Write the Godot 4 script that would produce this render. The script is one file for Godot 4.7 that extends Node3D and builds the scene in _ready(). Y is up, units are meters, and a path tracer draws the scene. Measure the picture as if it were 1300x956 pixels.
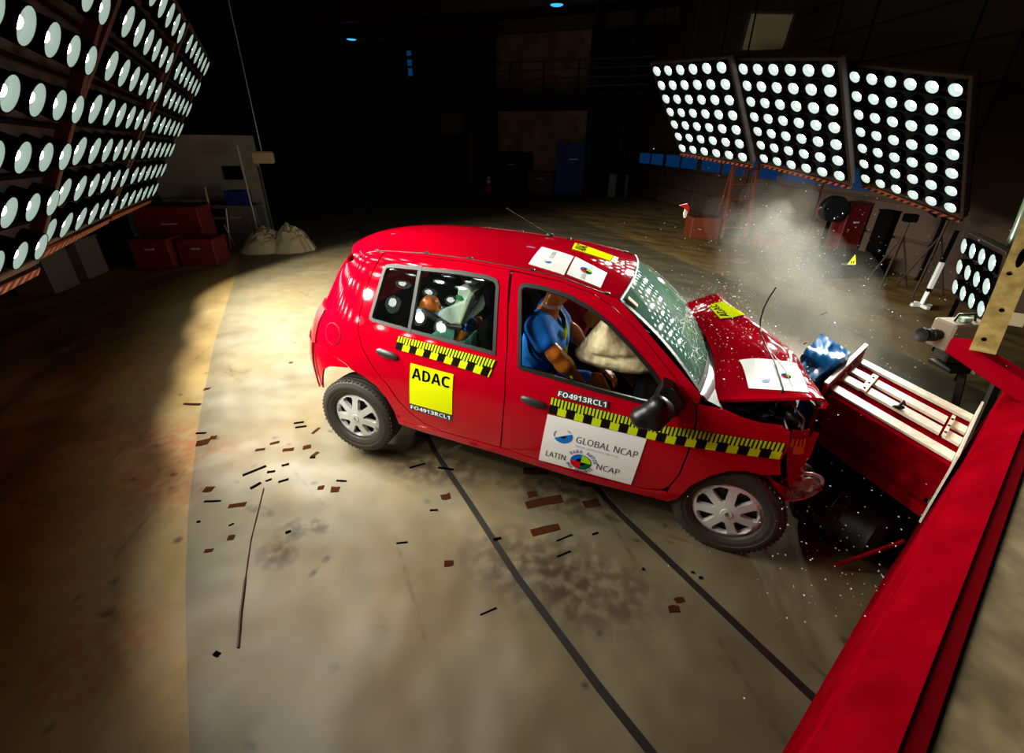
extends Node3D
# A red hatchback at the end of an offset crash test, in a dark hall lit by walls of lamps.
# World: y up, x along the car's heading, z towards the near wall of the hall. Car parts use the car's own axes:
# x forward from the rear axle, y up, z to the car's right side.

const CAM := Vector3(1.8493, 2.158, 2.8295)
const CAR := Transform3D(Vector3(.9984, -.0558, 0), Vector3(.0558, .9982, -.0236), Vector3(.0013, .0235, .9997), Vector3(0, .1259, 0))
var rng := RandomNumberGenerator.new()
var used := {}
var mats := {}
var M := {}

# ------------------------------------------------------------------ geometry helpers
class G:
	var v := PackedVector3Array()
	var n := PackedVector3Array()
	var uv := PackedVector2Array()
	func tri(a: Vector3, b: Vector3, c: Vector3, na: Vector3, nb: Vector3, nc: Vector3, ua := Vector2(), ub := Vector2(), uc := Vector2()):
		if (b - a).cross(c - a).dot(na + nb + nc) > 0.0:
			v.append_array([a, c, b]); n.append_array([na, nc, nb]); uv.append_array([ua, uc, ub])
		else:
			v.append_array([a, b, c]); n.append_array([na, nb, nc]); uv.append_array([ua, ub, uc])
	func flat(a: Vector3, b: Vector3, c: Vector3, out: Vector3):
		var q := (b - a).cross(c - a).normalized()
		if q.dot(out) < 0.0: q = -q
		tri(a, b, c, q, q, q)
	func quad(a: Vector3, b: Vector3, c: Vector3, d: Vector3, out: Vector3):
		var q := (c - a).cross(d - b).normalized()
		if q.dot(out) < 0.0: q = -q
		tri(a, b, c, q, q, q, Vector2(0, 1), Vector2(1, 1), Vector2(1, 0))
		tri(a, c, d, q, q, q, Vector2(0, 1), Vector2(1, 0), Vector2(0, 0))
	func box(t: Transform3D, s: Vector3, bev := 0.0):
		var h := s * .5
		var b: float = min(bev, min(h.x, min(h.y, h.z)) * .9)
		for ax in 3:
			var u := (ax + 1) % 3
			var w := (ax + 2) % 3
			for sg in [-1.0, 1.0]:
				var p := []
				for k in [[-1, -1], [1, -1], [1, 1], [-1, 1]]:
					var q := Vector3()
					q[ax] = sg * h[ax]; q[u] = k[0] * (h[u] - b); q[w] = k[1] * (h[w] - b)
					p.append(t * q)
				var o := Vector3(); o[ax] = sg
				quad(p[0], p[1], p[2], p[3], t.basis * o)
				if b > 0.0:
					for s2 in [-1.0, 1.0]:
						var e := []
						for k in [[0, -1], [0, 1], [1, 1], [1, -1]]:
							var q := Vector3()
							q[ax] = sg * (h[ax] - (b if k[0] else 0.0)); q[u] = s2 * (h[u] - (0.0 if k[0] else b)); q[w] = k[1] * (h[w] - b)
							e.append(t * q)
						var o2 := Vector3(); o2[ax] = sg; o2[u] = s2
						quad(e[0], e[1], e[2], e[3], t.basis * o2)
		if b > 0.0:
			for i in 8:
				var s3 := Vector3(1 if i & 1 else -1, 1 if i & 2 else -1, 1 if i & 4 else -1)
				var c := s3 * h
				flat(t * (c - Vector3(0, s3.y, s3.z) * b), t * (c - Vector3(s3.x, 0, s3.z) * b), t * (c - Vector3(s3.x, s3.y, 0) * b), t.basis * s3)
	func cbox(c: Vector3, s: Vector3, bev := 0.0):
		box(Transform3D(Basis(), c), s, bev)
	func bar(a: Vector3, b: Vector3, w: float, h: float, bev := 0.0, up := Vector3.UP):
		var x := (b - a).normalized()
		if absf(x.dot(up)) > .99: up = Vector3.RIGHT
		var z := x.cross(up).normalized()
		box(Transform3D(Basis(x, z.cross(x), z), (a + b) / 2), Vector3(a.distance_to(b), h, w), bev)
	func lathe(t: Transform3D, prof: Array, seg := 20, a0 := 0.0, a1 := TAU):   # profile of (radius, height along z)
		for i in prof.size() - 1:
			var p: Vector2 = prof[i]
			var q: Vector2 = prof[i + 1]
			var e := q - p
			var nr := Vector2(e.y, -e.x).normalized()
			for k in seg:
				var r0: float = a0 + (a1 - a0) * k / seg
				var r1: float = a0 + (a1 - a0) * (k + 1) / seg
				var d0 := Vector3(cos(r0), sin(r0), 0)
				var d1 := Vector3(cos(r1), sin(r1), 0)
				var zz := Vector3(0, 0, 1)
				var n0 := t.basis * (d0 * nr.x + zz * nr.y)
				var n1 := t.basis * (d1 * nr.x + zz * nr.y)
				var A := t * (d0 * p.x + zz * p.y)
				var B := t * (d1 * p.x + zz * p.y)
				var C := t * (d1 * q.x + zz * q.y)
				var D := t * (d0 * q.x + zz * q.y)
				if p.x > 1e-5: tri(A, B, C, n0, n1, n1)
				if q.x > 1e-5: tri(A, C, D, n0, n1, n0)
	func tube(pts: Array, r: float, sides := 8, r2 := -1.0):
		var up := Vector3.UP
		var prev := []
		var pn := []
		for i in pts.size():
			var d: Vector3 = (pts[min(i + 1, pts.size() - 1)] - pts[max(i - 1, 0)]).normalized()
			if absf(d.dot(up)) > .95: up = Vector3.RIGHT if absf(d.x) < .9 else Vector3.BACK
			var x := d.cross(up).normalized()
			var y := x.cross(d)
			up = y
			var rr: float = r if r2 < 0.0 else lerpf(r, r2, float(i) / (pts.size() - 1))
			var ring := []
			var rn := []
			for k in sides:
				var a := TAU * k / sides
				rn.append(x * cos(a) + y * sin(a)); ring.append(pts[i] + rn[k] * rr)
			if i > 0:
				for k in sides:
					var l := (k + 1) % sides
					tri(prev[k], prev[l], ring[l], pn[k], pn[l], rn[l]); tri(prev[k], ring[l], ring[k], pn[k], rn[l], rn[k])
			if i == 0 or i == pts.size() - 1:
				var o := -d if i == 0 else d
				for k in sides: tri(pts[i], ring[k], ring[(k + 1) % sides], o, o, o)
			prev = ring; pn = rn
	func ball(t: Transform3D, r: Vector3, nu := 14, nv := 9):
		for j in nv:
			for i in nu:
				var p := []
				var q := []
				for k in [[i, j], [i + 1, j], [i + 1, j + 1], [i, j + 1]]:
					var a: float = TAU * k[0] / nu
					var b: float = PI * k[1] / nv - PI / 2
					var d := Vector3(cos(a) * cos(b), sin(b), sin(a) * cos(b))
					p.append(t * (d * r)); q.append((t.basis * (d / r)).normalized())
				if j > 0: tri(p[0], p[1], p[2], q[0], q[1], q[2])
				else: tri(p[0], p[2], p[3], q[0], q[2], q[3])
				if j > 0 and j < nv - 1: tri(p[0], p[2], p[3], q[0], q[2], q[3])
	func grid(nu: int, nv: int, f: Callable, out: Vector3, thick := 0.0, u0 := 0.0, u1 := 1.0, v0 := 0.0, v1 := 1.0):   # f(u, v) -> point
		var P := []
		var N := []
		for j in nv + 1:
			for i in nu + 1:
				var u := lerpf(u0, u1, float(i) / nu)
				var w := lerpf(v0, v1, float(j) / nv)
				P.append(f.call(u, w))
				var du: Vector3 = f.call(u + .002, w) - f.call(u - .002, w)
				var dv: Vector3 = f.call(u, w + .002) - f.call(u, w - .002)
				var m := du.cross(dv).normalized()
				N.append(-m if m.dot(out) < 0.0 else m)
		for j in nv:
			for i in nu:
				var k := [j * (nu + 1) + i, j * (nu + 1) + i + 1, (j + 1) * (nu + 1) + i + 1, (j + 1) * (nu + 1) + i]
				var t := []
				for c in k: t.append(Vector2(float(c % (nu + 1)) / nu, 1.0 - float(c / (nu + 1)) / nv))
				tri(P[k[0]], P[k[1]], P[k[2]], N[k[0]], N[k[1]], N[k[2]], t[0], t[1], t[2])
				tri(P[k[0]], P[k[2]], P[k[3]], N[k[0]], N[k[2]], N[k[3]], t[0], t[2], t[3])
				if thick > 0.0:
					var b := []
					for c in k: b.append(P[c] - N[c] * thick)
					tri(b[0], b[1], b[2], -N[k[0]], -N[k[1]], -N[k[2]]); tri(b[0], b[2], b[3], -N[k[0]], -N[k[2]], -N[k[3]])
					var mid: Vector3 = (P[0] + P[P.size() - 1]) / 2
					for e in [[0, 1, j == 0], [1, 2, i == nu - 1], [2, 3, j == nv - 1], [3, 0, i == 0]]:
						if e[2]: quad(P[k[e[0]]], P[k[e[1]]], b[e[1]], b[e[0]], P[k[e[0]]] - mid)
	func prism(poly: PackedVector2Array, t: Transform3D, d0: float, d1: float):   # polygon in t's xy plane, from z = d0 to z = d1
		var ids := Geometry2D.triangulate_polygon(poly)
		for i in range(0, ids.size(), 3):
			for z in [d0, d1]:
				flat(t * Vector3(poly[ids[i]].x, poly[ids[i]].y, z), t * Vector3(poly[ids[i + 1]].x, poly[ids[i + 1]].y, z), t * Vector3(poly[ids[i + 2]].x, poly[ids[i + 2]].y, z), t.basis.z * (1.0 if (z == d1) == (d1 > d0) else -1.0))
		var cw := Geometry2D.is_polygon_clockwise(poly)
		for i in poly.size():
			var a := poly[i]
			var b := poly[(i + 1) % poly.size()]
			var o := Vector2(b.y - a.y, a.x - b.x) * (-1.0 if cw else 1.0)
			quad(t * Vector3(a.x, a.y, d0), t * Vector3(b.x, b.y, d0), t * Vector3(b.x, b.y, d1), t * Vector3(a.x, a.y, d1), t.basis * Vector3(o.x, o.y, 0))
	func panel(poly: PackedVector2Array, holes: Array, f: Callable, cell: float, skirt: float, out: Vector3, uvr := Rect2(0, 0, 1, 1)):   # a polygon laid on the surface f(p)
		var lo := poly[0]
		var hi := poly[0]
		for p in poly: lo = lo.min(p); hi = hi.max(p)
		var memo := {}
		var at := func(p: Vector2) -> Array:
			if not memo.has(p):
				var P: Vector3 = f.call(p)
				var m: Vector3 = (f.call(p + Vector2(.004, 0)) - f.call(p - Vector2(.004, 0))).cross(f.call(p + Vector2(0, .004)) - f.call(p - Vector2(0, .004))).normalized()
				memo[p] = [P, -m if m.dot(out) < 0.0 else m, Vector2((p.x - uvr.position.x) / uvr.size.x, 1.0 - (p.y - uvr.position.y) / uvr.size.y)]
			return memo[p]
		for j in ceili((hi.y - lo.y) / cell):
			for i in ceili((hi.x - lo.x) / cell):
				var o := lo + Vector2(i, j) * cell
				var pieces := Geometry2D.intersect_polygons(PackedVector2Array([o, o + Vector2(cell, 0), o + Vector2(cell, cell), o + Vector2(0, cell)]), poly)
				for h in holes:
					var left: Array[PackedVector2Array] = []
					for p in pieces: left.append_array(Geometry2D.clip_polygons(p, h))
					pieces = left
				for p in pieces:
					var ids := Geometry2D.triangulate_polygon(p)
					for k in range(0, ids.size(), 3):
						var a = at.call(p[ids[k]])
						var b = at.call(p[ids[k + 1]])
						var c = at.call(p[ids[k + 2]])
						tri(a[0], b[0], c[0], a[1], b[1], c[1], a[2], b[2], c[2])
		if skirt > 0.0:
			for ring in [poly] + holes:
				var cw: bool = Geometry2D.is_polygon_clockwise(ring) == (ring == poly)
				for i in ring.size():
					var a: Vector2 = ring[i]
					var b: Vector2 = ring[(i + 1) % ring.size()]
					var steps := maxi(1, ceili(a.distance_to(b) / cell))
					var o2 := Vector2(b.y - a.y, a.x - b.x).normalized() * (-1.0 if cw else 1.0)
					for s in steps:
						var p0 = at.call(a.lerp(b, float(s) / steps))
						var p1 = at.call(a.lerp(b, float(s + 1) / steps))
						var m: Vector2 = a.lerp(b, (s + .5) / steps)
						quad(p0[0], p1[0], p1[0] - p1[1] * skirt, p0[0] - p0[1] * skirt, f.call(m + o2 * .004) - f.call(m))
	func put(g: G, t := Transform3D()):
		for i in range(0, g.v.size(), 3):
			var nb := t.basis.inverse().transposed()
			tri(t * g.v[i], t * g.v[i + 1], t * g.v[i + 2], (nb * g.n[i]).normalized(), (nb * g.n[i + 1]).normalized(), (nb * g.n[i + 2]).normalized(), g.uv[i], g.uv[i + 1], g.uv[i + 2])
	func mirror() -> G:
		var g := G.new()
		g.put(self, Transform3D(Basis.from_scale(Vector3(1, 1, -1)), Vector3()))
		return g
	func mesh() -> ArrayMesh:
		var a := []
		a.resize(Mesh.ARRAY_MAX)
		a[Mesh.ARRAY_VERTEX] = v; a[Mesh.ARRAY_NORMAL] = n; a[Mesh.ARRAY_TEX_UV] = uv
		var m := ArrayMesh.new()
		m.add_surface_from_arrays(Mesh.PRIMITIVE_TRIANGLES, a)
		return m

# bodies: tapered capsules joined by a smooth minimum, meshed as surface nets
func nets(g: G, caps: Array, cell: float, k: float):
	var lo := Vector3.INF
	var hi := -Vector3.INF
	for c in caps:
		for e in [0, 2]:
			lo = lo.min(c[e] - Vector3.ONE * (c[e + 1] + cell * 3)); hi = hi.max(c[e] + Vector3.ONE * (c[e + 1] + cell * 3))
	var d := Vector3i(((hi - lo) / cell).ceil()) + Vector3i.ONE
	var F := PackedFloat32Array()
	F.resize(d.x * d.y * d.z); F.fill(1.0)
	for c in caps:
		var a: Vector3 = c[0]
		var ra: float = c[1]
		var b: Vector3 = c[2]
		var rb: float = c[3]
		var R: float = max(ra, rb) + k + cell * 2
		var i0 := Vector3i(((a.min(b) - Vector3.ONE * R - lo) / cell).floor()).clamp(Vector3i.ZERO, d - Vector3i.ONE)
		var i1 := Vector3i(((a.max(b) + Vector3.ONE * R - lo) / cell).ceil()).clamp(Vector3i.ZERO, d - Vector3i.ONE)
		var ab := b - a
		var l2 := maxf(ab.length_squared(), 1e-9)
		for z in range(i0.z, i1.z + 1):
			for y in range(i0.y, i1.y + 1):
				for x in range(i0.x, i1.x + 1):
					var p := lo + Vector3(x, y, z) * cell
					var t := clampf((p - a).dot(ab) / l2, 0.0, 1.0)
					var s := (p - a - ab * t).length() - lerpf(ra, rb, t)
					var id := (z * d.y + y) * d.x + x
					var o := F[id]
					var h := maxf(k - absf(o - s), 0.0) / k
					F[id] = minf(o, s) - h * h * k * .25
	var at := {}
	var off := [0, 1, d.x, d.x + 1, d.x * d.y, d.x * d.y + 1, d.x * d.y + d.x, d.x * d.y + d.x + 1]
	var cid := PackedInt32Array()
	for z in d.z - 1:
		for y in d.y - 1:
			for x in d.x - 1:
				var id: int = (z * d.y + y) * d.x + x
				var m := 0
				for c in 8:
					if F[id + off[c]] < 0.0: m += 1
				if m == 0 or m == 8: continue
				var s := Vector3()
				var w := 0
				for e in [[0, 1], [2, 3], [4, 5], [6, 7], [0, 2], [1, 3], [4, 6], [5, 7], [0, 4], [1, 5], [2, 6], [3, 7]]:
					var fa := F[id + off[e[0]]]
					var fb := F[id + off[e[1]]]
					if (fa < 0.0) != (fb < 0.0):
						var t := fa / (fa - fb)
						s += Vector3(e[0] & 1, (e[0] >> 1) & 1, e[0] >> 2).lerp(Vector3(e[1] & 1, (e[1] >> 1) & 1, e[1] >> 2), t); w += 1
				var gr := Vector3(F[id + 1] + F[id + off[3]] + F[id + off[5]] + F[id + off[7]] - F[id] - F[id + off[2]] - F[id + off[4]] - F[id + off[6]], F[id + off[2]] + F[id + off[3]] + F[id + off[6]] + F[id + off[7]] - F[id] - F[id + 1] - F[id + off[4]] - F[id + off[5]], F[id + off[4]] + F[id + off[5]] + F[id + off[6]] + F[id + off[7]] - F[id] - F[id + 1] - F[id + off[2]] - F[id + off[3]])
				at[id] = [lo + (Vector3(x, y, z) + s / w) * cell, gr.normalized()]
				cid.append(id)
	var st := [1, d.x, d.x * d.y]
	for id in cid:
		for ax in 3:
			var u: int = st[(ax + 1) % 3]
			var w: int = st[(ax + 2) % 3]
			if (F[id] < 0.0) != (F[id + st[ax]] < 0.0) and at.has(id - u) and at.has(id - w) and at.has(id - u - w):
				var q := [at[id], at[id - u], at[id - u - w], at[id - w]]
				g.tri(q[0][0], q[1][0], q[2][0], q[0][1], q[1][1], q[2][1]); g.tri(q[0][0], q[2][0], q[3][0], q[0][1], q[2][1], q[3][1])

# ------------------------------------------------------------------ naming helpers
func numbered(called: String, under: Node) -> String:
	var key := str(under.get_instance_id()) + called
	used[key] = used.get(key, -1) + 1
	return called if used[key] == 0 else "%s_%03d" % [called, used[key]]

func tag(o: Node, label: String, category: String, group := "", kind := ""):
	if label: o.set_meta("label", label)
	if category: o.set_meta("category", category)
	if group: o.set_meta("group", group)
	if kind: o.set_meta("kind", kind)
	return o

func thing(called: String, label: String, category: String, t := Transform3D(), group := "") -> Node3D:
	var o := Node3D.new()
	o.name = numbered(called, self); o.transform = t
	add_child(o, true)
	tag(o, label, category, group)
	return o

func obj(called: String, what, m: Material, parent: Node = null, label := "", kind := "") -> MeshInstance3D:
	var p: Node = parent if parent else self
	var o := MeshInstance3D.new()
	o.name = numbered(called, p)
	o.mesh = what.mesh() if what is G else what
	o.material_override = m
	p.add_child(o, true)
	if label: o.set_meta("label", label)
	if kind: o.set_meta("kind", kind)
	return o

func struct(called: String, what, m: Material, parent: Node = null) -> MeshInstance3D:
	var o := obj(called, what, m, parent)
	if parent == null: o.set_meta("kind", "structure")
	return o

func mat(c: Color, rough := .6, metal := 0.0, o := {}) -> StandardMaterial3D:
	var m := StandardMaterial3D.new()
	m.albedo_color = c; m.roughness = rough; m.metallic = metal
	for k in o: m.set(k, o[k])
	return m

func noise_tex(freq: float, ramp: Array, oct := 4, normal := false, sd := 1) -> NoiseTexture2D:
	var f := FastNoiseLite.new()
	f.seed = sd; f.frequency = freq; f.fractal_octaves = oct; f.noise_type = FastNoiseLite.TYPE_SIMPLEX_SMOOTH
	var t := NoiseTexture2D.new()
	t.width = 256; t.height = 256; t.seamless = true; t.noise = f; t.as_normal_map = normal
	if ramp:
		var gr := Gradient.new()
		gr.offsets = PackedFloat32Array([0.2, 0.8]); gr.colors = PackedColorArray([ramp[0], ramp[1]])
		t.color_ramp = gr
	return t

func tri_mat(c: Color, rough: float, metal: float, tex: Texture2D, scale: float, o := {}) -> StandardMaterial3D:
	var m := mat(c, rough, metal, o)
	m.albedo_texture = tex; m.uv1_triplanar = true; m.uv1_scale = Vector3.ONE * scale
	return m

func glow(c: Color, e: float) -> StandardMaterial3D:
	return mat(Color(.05, .05, .05), .6, 0.0, {"emission_enabled": true, "emission": c, "emission_energy_multiplier": e})

func V2(a: Array) -> PackedVector2Array:
	var p := PackedVector2Array()
	for i in range(0, a.size(), 2): p.append(Vector2(a[i], a[i + 1]))
	return p

func tab(t: Array, x: float) -> float:      # table of (x, value) pairs, linear between
	if x <= t[0].x: return t[0].y
	for i in t.size() - 1:
		if x <= t[i + 1].x:
			return lerpf(t[i].y, t[i + 1].y, (x - t[i].x) / (t[i + 1].x - t[i].x))
	return t[t.size() - 1].y

func scurve(t: Array, x: float) -> float:   # the same, smoothed
	return (tab(t, x) * 2 + tab(t, x - .02) + tab(t, x + .02) + tab(t, x - .04) + tab(t, x + .04)) / 6.0

func look(a: Vector3, z: Vector3, up := Vector3.UP) -> Transform3D:   # z axis along z
	z = z.normalized()
	var x := up.cross(z).normalized()
	return Transform3D(Basis(x, z.cross(x), z), a)

# lettering: cut into the font's outlines and laid on a surface. f(p) gives the point for a place on the sheet
func letters(text: String, box: Rect2, f: Callable, out: Vector3, bold := true, arc := 0.0) -> G:
	var fo := SystemFont.new()
	fo.font_names = PackedStringArray(["Droid Sans"]); fo.font_weight = 700 if bold else 400
	var tm := TextMesh.new()
	tm.font = fo; tm.text = text; tm.font_size = 48; tm.pixel_size = .01; tm.depth = 0.0; tm.curve_step = 2.0
	var a := tm.surface_get_arrays(0)
	var bb := tm.get_aabb()
	var g := G.new()
	var P: PackedVector3Array = a[Mesh.ARRAY_VERTEX]
	var I: PackedInt32Array = a[Mesh.ARRAY_INDEX]
	var N: PackedVector3Array = a[Mesh.ARRAY_NORMAL]
	for i in range(0, I.size(), 3):
		if N[I[i]].z < .5: continue
		var q := []
		for k in 3:
			var p := P[I[i + k]]
			q.append(f.call(box.position + Vector2((p.x - bb.position.x) / bb.size.x, (p.y - bb.position.y) / bb.size.y) * box.size))
		if (q[1] - q[0]).cross(q[2] - q[0]).length() > 1e-12: g.flat(q[0], q[1], q[2], out)
	return g

# ------------------------------------------------------------------ the car's body surface
var YP := [Vector2(.10, .74), Vector2(.20, .775), Vector2(.30, .80), Vector2(.45, .815), Vector2(.62, .82), Vector2(.75, .812), Vector2(.88, .785), Vector2(.95, .757), Vector2(1.05, .715), Vector2(1.2, .655), Vector2(1.3, .612), Vector2(1.37, .568), Vector2(1.42, .50)]
var XR := [Vector2(.2, -.58), Vector2(.35, -.63), Vector2(.55, -.65), Vector2(.75, -.61), Vector2(.87, -.56), Vector2(.96, -.48), Vector2(1.18, -.37), Vector2(1.3, -.28), Vector2(1.42, -.15)]

func rear_k(x: float, y: float) -> float:
	return minf((.05 - x) / (.05 - scurve(XR, y)), .999)

func zs(x: float, y: float) -> float:
	var z := scurve(YP, y)
	if x < .05: z *= pow(1.0 - pow(rear_k(x, y), 2.6), 1 / 2.6)
	if x > 2.3: z -= .10 * pow((x - 2.3) / .8, 2.0)
	return z

func S(p: Vector2) -> Vector3:
	return Vector3(p.x, p.y, zs(p.x, p.y))

func So(p: Vector2, off: float) -> Vector3:    # off metres outside the surface
	var dx := (zs(p.x + .01, p.y) - zs(p.x - .01, p.y)) / .02
	var dy := (zs(p.x, p.y + .01) - zs(p.x, p.y - .01)) / .02
	return S(p) + Vector3(-dx, -dy, 1).normalized() * off

func surf(off: float) -> Callable:
	return func(p: Vector2) -> Vector3: return So(p, off)

func cut_x(y: float) -> float:      # where the side ends and the tailgate begins
	return .05 - .6 * (.05 - scurve(XR, y))

func side(poly: Array, holes: Array, off := 0.0, skirt := .02, cell := .045) -> G:
	var g := G.new()
	var hs := []
	for h in holes: hs.append(V2(h))
	g.panel(V2(poly), hs, surf(off), cell, skirt, Vector3(0, 0, 1))
	return g

func both(called: String, g: G, m: Material, parents: Array) -> Array:
	return [obj(called, g, m, parents[0]), obj(called, g.mirror(), m, parents[1])]

# ------------------------------------------------------------------ the hall
func _ready():
	rng.seed = 11
	var cam := Camera3D.new()
	cam.name = "camera"
	cam.projection = Camera3D.PROJECTION_FRUSTUM
	cam.near = .05; cam.far = 100.0
	cam.size = 956.0 / 540.0 * .05
	cam.frustum_offset = Vector2(0, -45.0 / 540.0 * .05)
	cam.transform = Transform3D(Vector3(.9473, .01, -.3202), Vector3(-.1452, .9043, -.4014), Vector3(.2855, .4267, .8581), CAM).orthonormalized()
	add_child(cam)
	cam.current = true
	var we := WorldEnvironment.new()
	we.name = "hall_air"
	var e := Environment.new()
	e.background_mode = Environment.BG_COLOR
	e.background_color = Color(.01, .01, .012)
	e.tonemap_mode = Environment.TONE_MAPPER_LINEAR
	e.tonemap_exposure = 1.18
	e.sdfgi_enabled = true; e.ssao_enabled = true; e.ssil_enabled = true
	e.volumetric_fog_enabled = true; e.volumetric_fog_density = 0.0
	we.environment = e
	add_child(we)
	materials()
	hall()
	light_banks()
	barrier()
	car()
	people()
	surroundings()
	debris()
	smoke()

func materials():
	M.paint = mat(Color(.68, .003, .10), .5, 0.0, {"specular_mode": BaseMaterial3D.SPECULAR_DISABLED, "clearcoat_enabled": true, "clearcoat": 1.0, "clearcoat_roughness": .035})
	M.black = mat(Color(.035, .034, .033), .5)
	M.rubber = mat(Color(.10, .088, .075), .55)
	M.seal = mat(Color(.075, .066, .052), .45)
	M.dark = mat(Color(.05, .045, .045), .8)
	M.silver = mat(Color(.80, .80, .78), .3, .35)
	M.chrome = mat(Color(.85, .85, .85), .08, 1.0)
	M.steel = tri_mat(Color(.34, .31, .29), .5, .6, noise_tex(.02, [Color(.6, .6, .6), Color(1, 1, 1)]), 1.0)
	M.frame = mat(Color(.21, .15, .11), .6, .1)
	M.board = mat(Color(.035, .03, .03), .85)
	M.white = mat(Color(.97, .98, .97), .45)
	M.yellow = mat(Color(.86, .90, .05), .6, 0.0, {"specular_mode": BaseMaterial3D.SPECULAR_DISABLED})
	M.print_black = mat(Color(.02, .02, .02), .7, 0.0, {"specular_mode": BaseMaterial3D.SPECULAR_DISABLED})
	M.print_grey = mat(Color(.24, .24, .27), .7, 0.0, {"specular_mode": BaseMaterial3D.SPECULAR_DISABLED})
	M.glass = mat(Color(.03, .05, .045, .30), .02, 0.0, {"transparency": BaseMaterial3D.TRANSPARENCY_ALPHA})
	M.screen = mat(Color(.46, .70, .60, .56), .03, 0.0, {"transparency": BaseMaterial3D.TRANSPARENCY_ALPHA})
	M.crack = mat(Color(.86, .95, .93), .4)
	M.red_steel = tri_mat(Color(.56, .008, .075), .5, 0.0, noise_tex(.03, [Color(.78, .76, .76), Color(1, 1, 1)]), .9, {"specular_mode": BaseMaterial3D.SPECULAR_DISABLED})
	M.cream = tri_mat(Color(.97, .94, .86), .45, 0.0, noise_tex(.04, [Color(.93, .91, .88), Color(1, 1, 1)]), 2.0)
	M.skin = mat(Color(.82, .47, .15), .28, 0.0, {"subsurf_scatter_enabled": true, "subsurf_scatter_strength": .05})
	M.blue_cloth = mat(Color(.04, .52, .97), .8)
	M.red_cloth = mat(Color(.66, .04, .07), .8)
	M.bag = tri_mat(Color(.96, .91, .74), .8, 0.0, noise_tex(.02, [Color(.86, .82, .76), Color(1, 1, 1)]), 3.0, {"normal_enabled": true, "normal_texture": noise_tex(.015, [], 4, true, 5), "normal_scale": .5})
	M.seat = mat(Color(.055, .052, .055), .9, 0.0, {"specular_mode": BaseMaterial3D.SPECULAR_DISABLED})
	M.dark = mat(Color(.05, .045, .045), .8, 0.0, {"specular_mode": BaseMaterial3D.SPECULAR_DISABLED})
	M.shell = mat(Color(.80, .92, .84), .5)
	M.mint = mat(Color(.38, .72, .58), .5)
	M.blue_metal = mat(Color(.14, .62, 1.0), .3, 0.0, {"clearcoat_enabled": true, "clearcoat": .5, "clearcoat_roughness": .1})
	M.gallery_wall = tri_mat(Color(.60, .47, .37), .9, 0.0, noise_tex(.01, [Color(.8, .78, .76), Color(1, 1, 1)]), .3)
	M.hall_wall = tri_mat(Color(.29, .22, .17), .9, 0.0, noise_tex(.01, [Color(.8, .78, .76), Color(1, 1, 1)]), .3)
	M.hall_dark = mat(Color(.07, .06, .055), .9)
	M.hall_steel = mat(Color(.26, .19, .15), .6, .2)
	M.board_white = mat(Color(.62, .62, .55), .6)
	M.orange = mat(Color(.42, .17, .07), .6)
	M.red_box = mat(Color(.46, .12, .05), .6)
	M.paper = mat(Color(.80, .74, .58), .8)
	M.cloth = mat(Color(.74, .68, .52), .9)
	M.blue = mat(Color(.04, .14, .5), .6)
	M.grey = mat(Color(.42, .41, .38), .6)
	M.wood = tri_mat(Color(.88, .76, .44), .6, 0.0, noise_tex(.03, [Color(.72, .68, .6), Color(1, 1, 1)]), 2.0)
	M.scrap = mat(Color(.20, .10, .055), .8, 0.0, {"specular_mode": BaseMaterial3D.SPECULAR_DISABLED})
	M.tread = tri_mat(Color(.19, .165, .135), .65, 0.0, noise_tex(.05, [Color(.75, .75, .75), Color(1, 1, 1)]), 4.0)
	# the measuring tape: one 10 cm period
	var im := Image.create(120, 60, false, Image.FORMAT_RGB8)
	for y in 60:
		for x in 120:
			var on := x >= 60
			var tick := (x % 24) < 14
			var yellow := (on if y > 26 else tick) if not on or y < 33 else true
			if on and y > 26 and y < 33: yellow = tick
			if not on and y > 26: yellow = false
			im.set_pixel(x, y, Color(.78, .86, .10) if yellow else Color(.10, .075, .06))
	M.tape = mat(Color.WHITE, .6, 0.0, {"specular_mode": BaseMaterial3D.SPECULAR_DISABLED})
	M.tape.albedo_texture = ImageTexture.create_from_image(im)
	# hazard stripes
	im = Image.create(64, 32, false, Image.FORMAT_RGB8)
	for y in 32:
		for x in 64: im.set_pixel(x, y, Color(.72, .36, .20) if (x + y) % 64 < 32 else Color(.06, .02, .015))
	M.hazard = mat(Color.WHITE, .6)
	M.hazard.albedo_texture = ImageTexture.create_from_image(im)

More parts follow.
